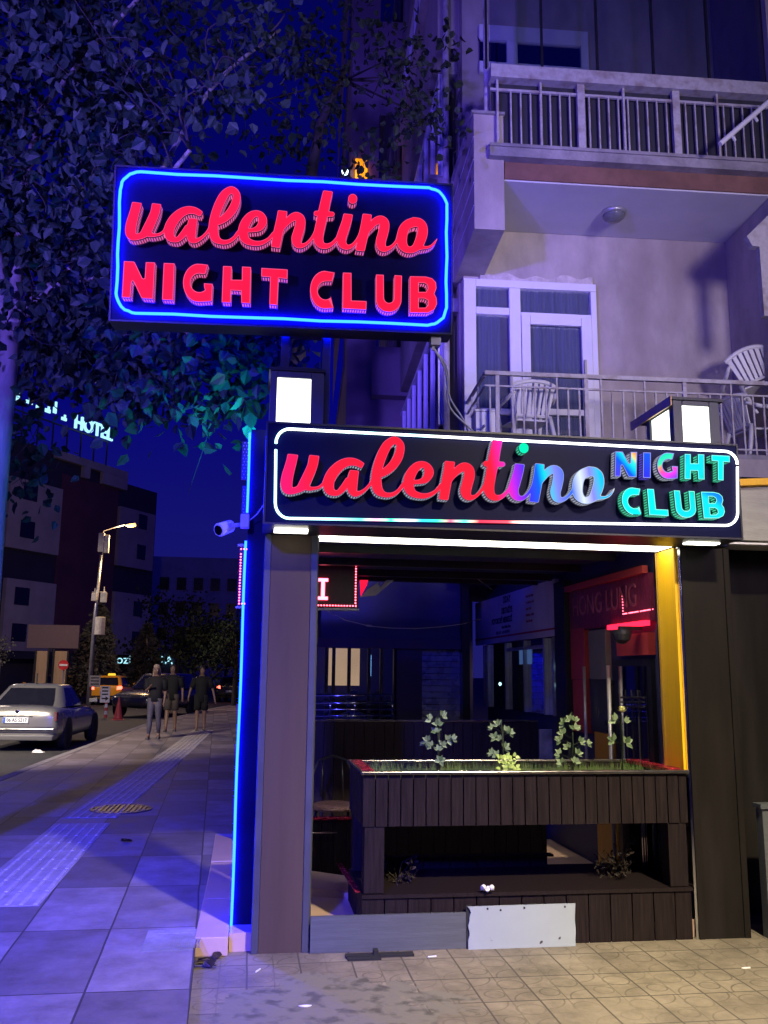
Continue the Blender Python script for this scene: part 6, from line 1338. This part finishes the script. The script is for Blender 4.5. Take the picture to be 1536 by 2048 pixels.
# near tree at the kerb
nt_ = thing('plane_tree', 'large leafy street tree at the left edge, its branches reaching behind the tall sign', 'tree', (-2.9, 8.5, 0))
T = lambda x, y, Y=8.5: tuple(PY(x, y, Y))
trunk_pts = [(-2.75, 8.5, 0.0), T(-42, 1300), T(-22, 1050), T(-6, 880), T(6, 760), T(18, 650)]
b = MB(); b.tube(trunk_pts, [.19, .15, .135, .125, .12, .115], 14); b.build('trunk', 'trunk', nt_, smooth=True)
limbs = [([T(18, 650), T(4, 600), T(-6, 520), T(-18, 420, 8.2)], [.10, .075, .065, .05]), ([T(20, 660), T(30, 600), T(34, 520, 8.8), T(44, 400, 9.0), T(80, 220, 9.2)], [.09, .07, .06, .05, .03]),
         ([T(20, 650), T(60, 612), T(120, 562), T(190, 500, 8.3), T(280, 420, 8.0), T(380, 300, 7.8)], [.08, .065, .055, .045, .035, .02]),
         ([T(120, 562), T(200, 560, 8.0), T(300, 600, 7.7), T(400, 690, 7.4)], [.04, .03, .022, .012]), ([T(300, 600, 7.7), T(420, 640, 7.3), T(530, 720, 7.1)], [.022, .016, .008]),
         ([T(80, 220, 9.2), T(200, 80, 8.8), T(330, -60, 8.6)], [.03, .025, .02]), ([T(280, 420, 8), T(420, 180, 8.2), T(560, 60, 8.6)], [.03, .022, .015])]
b = MB()
for P_, R_ in limbs: C_ = catmull([(*p, r) for p, r in zip(P_, R_)], 4); b.tube([c[:3] for c in C_], [max(.004, c[3]) for c in C_], 8)
cl = []
def region(n, x0, x1, y0, y1, Y0, Y1):
    for _ in range(n): cl.append((rng.uniform(x0, x1), rng.uniform(y0, y1), rng.uniform(Y0, Y1)))
region(52, -60, 240, -40, 420, 6.8, 10.5); region(40, 150, 560, -60, 340, 7.2, 11); region(26, 40, 240, 380, 640, 7.4, 10); region(12, -30, 120, 620, 960, 9.2, 10.8); region(18, 60, 300, 640, 765, 7.6, 9.8); region(14, 200, 330, 650, 760, 7.0, 8.6); region(12, 330, 540, 655, 720, 6.9, 8.2)
cl += [(332, 735, 7.2), (326, 752, 7.2), (345, 740, 7.15), (420, 760, 7.1), (424, 800, 7.05), (430, 775, 7.1), (428, 815, 7.0), (262, 800, 7.6), (250, 770, 7.5), (505, 745, 7.0), (520, 730, 7.1), (490, 700, 7.2), (30, 830, 9), (30, 900, 9.4), (150, 700, 7.8), (45, 960, 9.6), (60, 660, 8)]
b2 = MB(); twg = MB()
lim = [np.array(c) for P_, R_ in limbs for c in catmull([(*p, 0) for p in P_], 3)[:, :3]]
for (x, y, Y) in cl:
    c = PY(x, y, Y); leaf_cluster(b2, c, 46 if Y < 9.2 else 34, .34, .125, 1.3)
    j = min(range(len(lim)), key=lambda k: np.linalg.norm(lim[k] - c)); q0 = lim[j]
    if np.linalg.norm(q0 - c) < 1.9:
        g = np.array([[*q0, .013], [*(q0 + (c - q0) * .35 + rv(.10) + [0, 0, .16]), .009], [*(q0 + (c - q0) * .7 + rv(.12) + [0, 0, .10]), .006], [*(c + [0, 0, -.05]), .003]]); C_ = catmull(g, 4); twg.tube([k[:3] for k in C_], [max(.002, k[3]) for k in C_], 5)
    if rng.random() < .6: k0 = c + rv(.1); k1 = k0 + rv(.12); C_ = catmull(np.array([k0, k1, k1 + rv(.10), k1 + rv(.14) + [0, 0, -.16]]), 3); twg.tube(list(C_), .0028, 4)
b.build('branches', 'trunk', nt_, smooth=True); twg.build('twigs', 'twig', nt_, smooth=True); b2.build('crown', 'leaf', nt_)
# second tree whose twigs hang in front of the building
t2 = thing('plane_tree', 'dark twiggy tree top between the tall sign and the apartment building', 'tree', (.42, 12.2, 0))
b = MB(); b2 = MB(); base = np.array([.42, 12.2, 0]); b.tube([base, base + [.03, -.05, 4], T(610, 420, 11.9), T(640, 250, 11.6), T(700, 120, 11.2)], [.14, .12, .10, .07, .03], 10)
for _ in range(34):
    x = rng.uniform(560, 900); y = rng.uniform(-20, 340) if x < 760 else rng.uniform(60, 300); Y = rng.uniform(8.6, 9.6) if x > 700 else rng.uniform(9, 12); c = PY(x, y, Y)
    leaf_cluster(b2, c, 30, .27, .105, .7); b.tube([np.array(T(690, 160, 10.4)), (np.array(T(690, 160, 10.4)) + c) / 2 + rv(.3), c], [.016, .008, .003], 5) if rng.random() < .35 else None
b.build('branches', 'twig', t2, smooth=True); b2.build('crown', 'leafdark', t2)
# far conifer and broadleaf trees
def conifer(x, y, h, R, lab):
    t_ = thing('conifer', lab, 'tree', (x, y, -.1)); b = MB(); b.tube([(x, y, -.1), (x, y, h * .95)], [.16, .03], 8); b.build('trunk', 'trunk', t_)
    b = MB(); z = .7
    while z < h:
        f = 1 - z / h; rad = R * (f ** .8) + .08; n = int(9 + 14 * f)
        for k in range(n):
            a = rng.uniform(0, 6.283); r1 = rad * rng.uniform(.75, 1.1)
            for s in np.linspace(.25, 1, 6):
                p = np.array([x + math.cos(a) * r1 * s, y + math.sin(a) * r1 * s, z - .28 * s * s * rad + rng.uniform(-.05, .05)])
                for _ in range(3): b.leaf(p, np.array([math.cos(a), math.sin(a), -.35]) + rv(.5), rv(1), .30, .16)
        z += .24
    b.build('crown', 'needle', t_)
conifer(-8.55, 52, 5.4, 1.7, 'dark layered conifer behind the street lamp mast'); conifer(-9.9, 57, 4.4, 1.5, 'shorter conifer left of the street lamp, behind the no entry sign'); conifer(-6.6, 58, 4.6, 1.5, 'conifer to the right of the lamp mast behind the yellow taxi')
def broadleaf(x, y, h, R, lab, n=900, L=.20, m_='leafdark', cz=.62, gr=None):
    t_ = thing('street_tree', lab, 'tree', (x, y, -.1), group=gr); b = MB(); b.tube([(x, y, -.1), (x + .05, y, h * .4), (x, y, h * .7)], [.13, .10, .05], 8)
    b2 = MB(); cs = [np.array([x, y, h * cz]) + rv(1) * np.array([R * .5, R * .5, h * .17]) for _ in range(26)]
    for c in cs:
        b.tube([(x, y, h * .38), tuple((np.array([x, y, h * .5]) + c) / 2), tuple(c)], [.04, .03, .01], 5); leaf_cluster(b2, c, n // 26, R * .30, L, .5)
    b.build('trunk', 'twig', t_); b2.build('crown', m_, t_); return t_
g_ = 'trees down the street'
broadleaf(-5.0, 62, 6.6, 2.6, 'rounded dark street tree above the walking woman', 1500, .26, gr=g_); broadleaf(-3.0, 54, 5.6, 2.1, 'dark street tree behind the two walking men', 1500, .24, gr=g_); broadleaf(-.9, 47, 4.9, 1.5, 'street tree with pale speckled leaves beside the neon tube', 1400, .16, 'leaf', gr=g_); broadleaf(-2.2, 75, 6.5, 2.6, 'farthest dim street tree at the end of the pavement', 1200, .28, gr=g_); broadleaf(-13.3, 47, 3.9, 1.1, 'dark clipped bush like tree at the left edge of the photo', 1300, .13, 'needle', .5, gr=g_)
# roses in the planter
def rose(lab, px, py_top, py_bot, spec, Yv=6.2, flower=False, new=0):
    c0 = PY(px, 1540, Yv); base = np.array([c0[0], Yv, .925]); t_ = thing('rose_bush', lab, 'plant', base, group='roses in the planter'); top = PY(px, py_top, Yv)
    b = MB(); mid = (base + top) / 2 + np.array([.012, 0, 0]); b.tube([base, mid, top], [.006, .0045, .003], 6); b.tube([base + [.02, .02, 0], base + [.022, .02, (top[2] - base[2]) * .9]], .0035, 5)
    bl = MB()
    for (x, y, s, n) in spec:
        c = PY(x, y, Yv + rng.uniform(-.05, .05)); st = base + (top - base) * np.clip((c[2] - base[2]) / (top[2] - base[2]) - .08, .02, 1); b.tube([st, (st + c) / 2 + [0, 0, .006], c], [.0025, .002, .0015], 5)
        dr = c - st; dr /= np.linalg.norm(dr) + 1e-6
        n += 1
        for k in range(n):
            a = (k - (n - 1) / 2) * .80 + rng.uniform(-.25, .25); d = np.array([dr[0] * math.cos(a) - dr[2] * math.sin(a), rng.uniform(-.35, .1), dr[0] * math.sin(a) + dr[2] * math.cos(a)])
            bl.leaf(c, d, np.array([rng.uniform(-.3, .3), -1, rng.uniform(.2, .9)]), s * 1.0, .33)
    b.build('stem', 'leafdark', t_, smooth=True); bl.build('leaves', 'leafrose', t_)
    if new:
        nb_ = MB()
        for _ in range(new): c = PY(px + rng.uniform(-4, 30), rng.uniform(1512, 1538), Yv - .03); nb_.leaf(c, np.array([rng.uniform(-1, 1), -.2, rng.uniform(-.2, .6)]), np.array([0, -1, .6]), .035, .38)
        nb_.build('young_leaves', 'leafnew', t_)
    if flower:
        fb_ = MB(); c = PY(px + 1, py_top - 6, Yv)
        for ring, (r_, h_) in enumerate(((.010, .012), (.018, .006), (.026, -.002))):
            for k in range(5 + ring):
                a = 2 * math.pi * k / (5 + ring) + ring * .5; o_ = np.array([math.cos(a), math.sin(a), 0]); fb_.leaf(c + o_ * r_ * .2 + [0, 0, h_ - .008], o_ * .6 + np.array([0, 0, 1.1 - ring * .35]), -o_, .036, .42)
        M['petal'] = pmat('petal', (.80, .80, .35), .6, var=.12); fb_.build('flower', 'petal', t_)
rose('bushy rose without a flower, first from the left in the planter', 874, 1432, 1530, [(862, 1440, .05, 2), (884, 1432, .045, 3), (875, 1450, .05, 3), (872, 1464, .045, 3), (855, 1482, .045, 4), (862, 1492, .04, 3), (895, 1480, .045, 4), (884, 1490, .04, 3), (876, 1500, .04, 3), (880, 1522, .045, 5), (850, 1487, .04, 2), (905, 1478, .04, 2)])
rose('rose with bright young leaves at its base, second from the left', 1003, 1444, 1530, [(996, 1450, .045, 3), (985, 1456, .04, 2), (1012, 1462, .045, 3), (1020, 1466, .04, 3), (990, 1475, .045, 3), (1000, 1480, .04, 2), (1010, 1495, .045, 4), (984, 1506, .04, 3), (993, 1510, .04, 3)], new=46)
rose('tall dense rose with a bare stake, third from the left', 1143, 1424, 1530, [(1140, 1440, .045, 3), (1150, 1442, .04, 2), (1128, 1448, .05, 3), (1150, 1458, .05, 3), (1126, 1468, .05, 3), (1120, 1480, .045, 3), (1160, 1484, .045, 3), (1175, 1488, .04, 2), (1135, 1495, .045, 3), (1118, 1508, .045, 3), (1155, 1508, .045, 3), (1150, 1524, .045, 3), (1122, 1526, .045, 3)])
rose('rose with one pale yellow bloom, rightmost in the planter', 1243, 1428, 1530, [(1232, 1441, .06, 2), (1250, 1444, .045, 2), (1228, 1482, .06, 2), (1252, 1486, .06, 3)], flower=True)
b = MB()
for _ in range(1500):
    x = rng.uniform(.80, 2.86); y = rng.uniform(6.0, 6.66); h = rng.uniform(.03, .085) * (1.25 if rng.random() < .15 else 1); a = rng.uniform(-.025, .025, 2)
    b.add([(x - .002, y, .92), (x + .002, y, .92), (x + a[0], y + a[1], .925 + h)], [(0, 1, 2)])
M['grass'] = leafmat('grass', (.04, .08, .02), (.13, .20, .06)); b.build('grass', 'grass', kind='stuff')
def dead(px, py0, py1, lab, Yv=6.35):
    base = PY(px, py1, Yv); base[2] = .229; t_ = thing('dead_shrub', lab, 'plant', base, group='withered shrubs in the lower trough'); b = MB(); bl = MB()
    for _ in range(26):
        e = PY(px + rng.uniform(-48, 48), rng.uniform(py0, py1), Yv + rng.uniform(-.2, .2)); m_ = (base + e) / 2 + rv(.02); b.tube([base, m_, e], [.004, .003, .0015], 4)
        for _ in range(9): s = rng.uniform(.4, 1); bl.leaf(base + (e - base) * s + rv(.02), rv(1) + [0, 0, -.4], rv(1), .04, .22)
    b.build('twigs', 'dryleaf', t_); bl.build('leaves', 'dryleaf', t_)
dead(1235, 1668, 1775, 'withered dry shrub in the right end of the lower trough'); dead(795, 1700, 1780, 'small withered shrub in the left end of the lower trough')
c = PZ(975, 1786, .23); b = MB(); 
for _ in range(7): b.lathe([(.003, -.014), (.018, -.006), (.015, .008), (.002, .014)], (c[0] + rng.uniform(-.03, .03), c[1] + rng.uniform(-.01, .02), .25 + rng.uniform(0, .02)), 6, rv(1))
b.build('crumpled_tissue', 'signw', label='small crumpled white tissue lying in the lower planter trough', cat='litter')
# litter on the forecourt
def butt(px, py, ang, lab, z=-.1):
    c = PZ(px, py, z); d = np.array([math.cos(ang), math.sin(ang), 0]) * .028; b = MB(); b.tube([c - d + [0, 0, .006], c + d + [0, 0, .006]], .0048, 8); b.build('cigarette_end', 'signw', label=lab, cat='litter', group='cigarette ends')
butt(516, 1943, 1.1, 'cigarette end lying near the left pillar foot'); butt(864, 1915, .2, 'cigarette end at the foot of the grey board'); butt(1492, 1938, .1, 'cigarette end on the tiles at the far right', ); 
c = PZ(610, 2012, -.1); b = MB(); pts = [c + np.array([math.cos(a) * .035, math.sin(a) * .014, .004]) for a in np.linspace(3.5, 6.0, 8)]; b.tube(pts, [.002, .004, .006, .007, .007, .006, .004, .002], 6); b.build('peel_scrap', 'signw', label='curved white scrap on the stained tiles at bottom centre', cat='litter')
c = PZ(257, 1685, 0); b = MB()
for k in range(4): b.leaf(c + [rng.uniform(-.05, .05), rng.uniform(-.03, .03), .012], np.array([rng.uniform(-1, 1), rng.uniform(-1, 1), .1]), np.array([0, 0, 1.]), .09, .35)
b.build('dry_leaf', 'dryleaf', label='curled brown leaf scraps on the pavement slabs', cat='leaf')
c = PZ(400, 1930, -.1); b = MB()
for k in range(9): b.leaf(c + [rng.uniform(-.05, .10), rng.uniform(-.12, .12), .01], np.array([rng.uniform(-1, 1), rng.uniform(-1, 1), .2]), np.array([0, rng.uniform(-.5, .5), 1.]), rng.uniform(.04, .09), .38)
b.build('leaf_litter', 'dryleaf', label='clump of leaves and dirt in the corner below the pavement edge', cat='leaf litter')
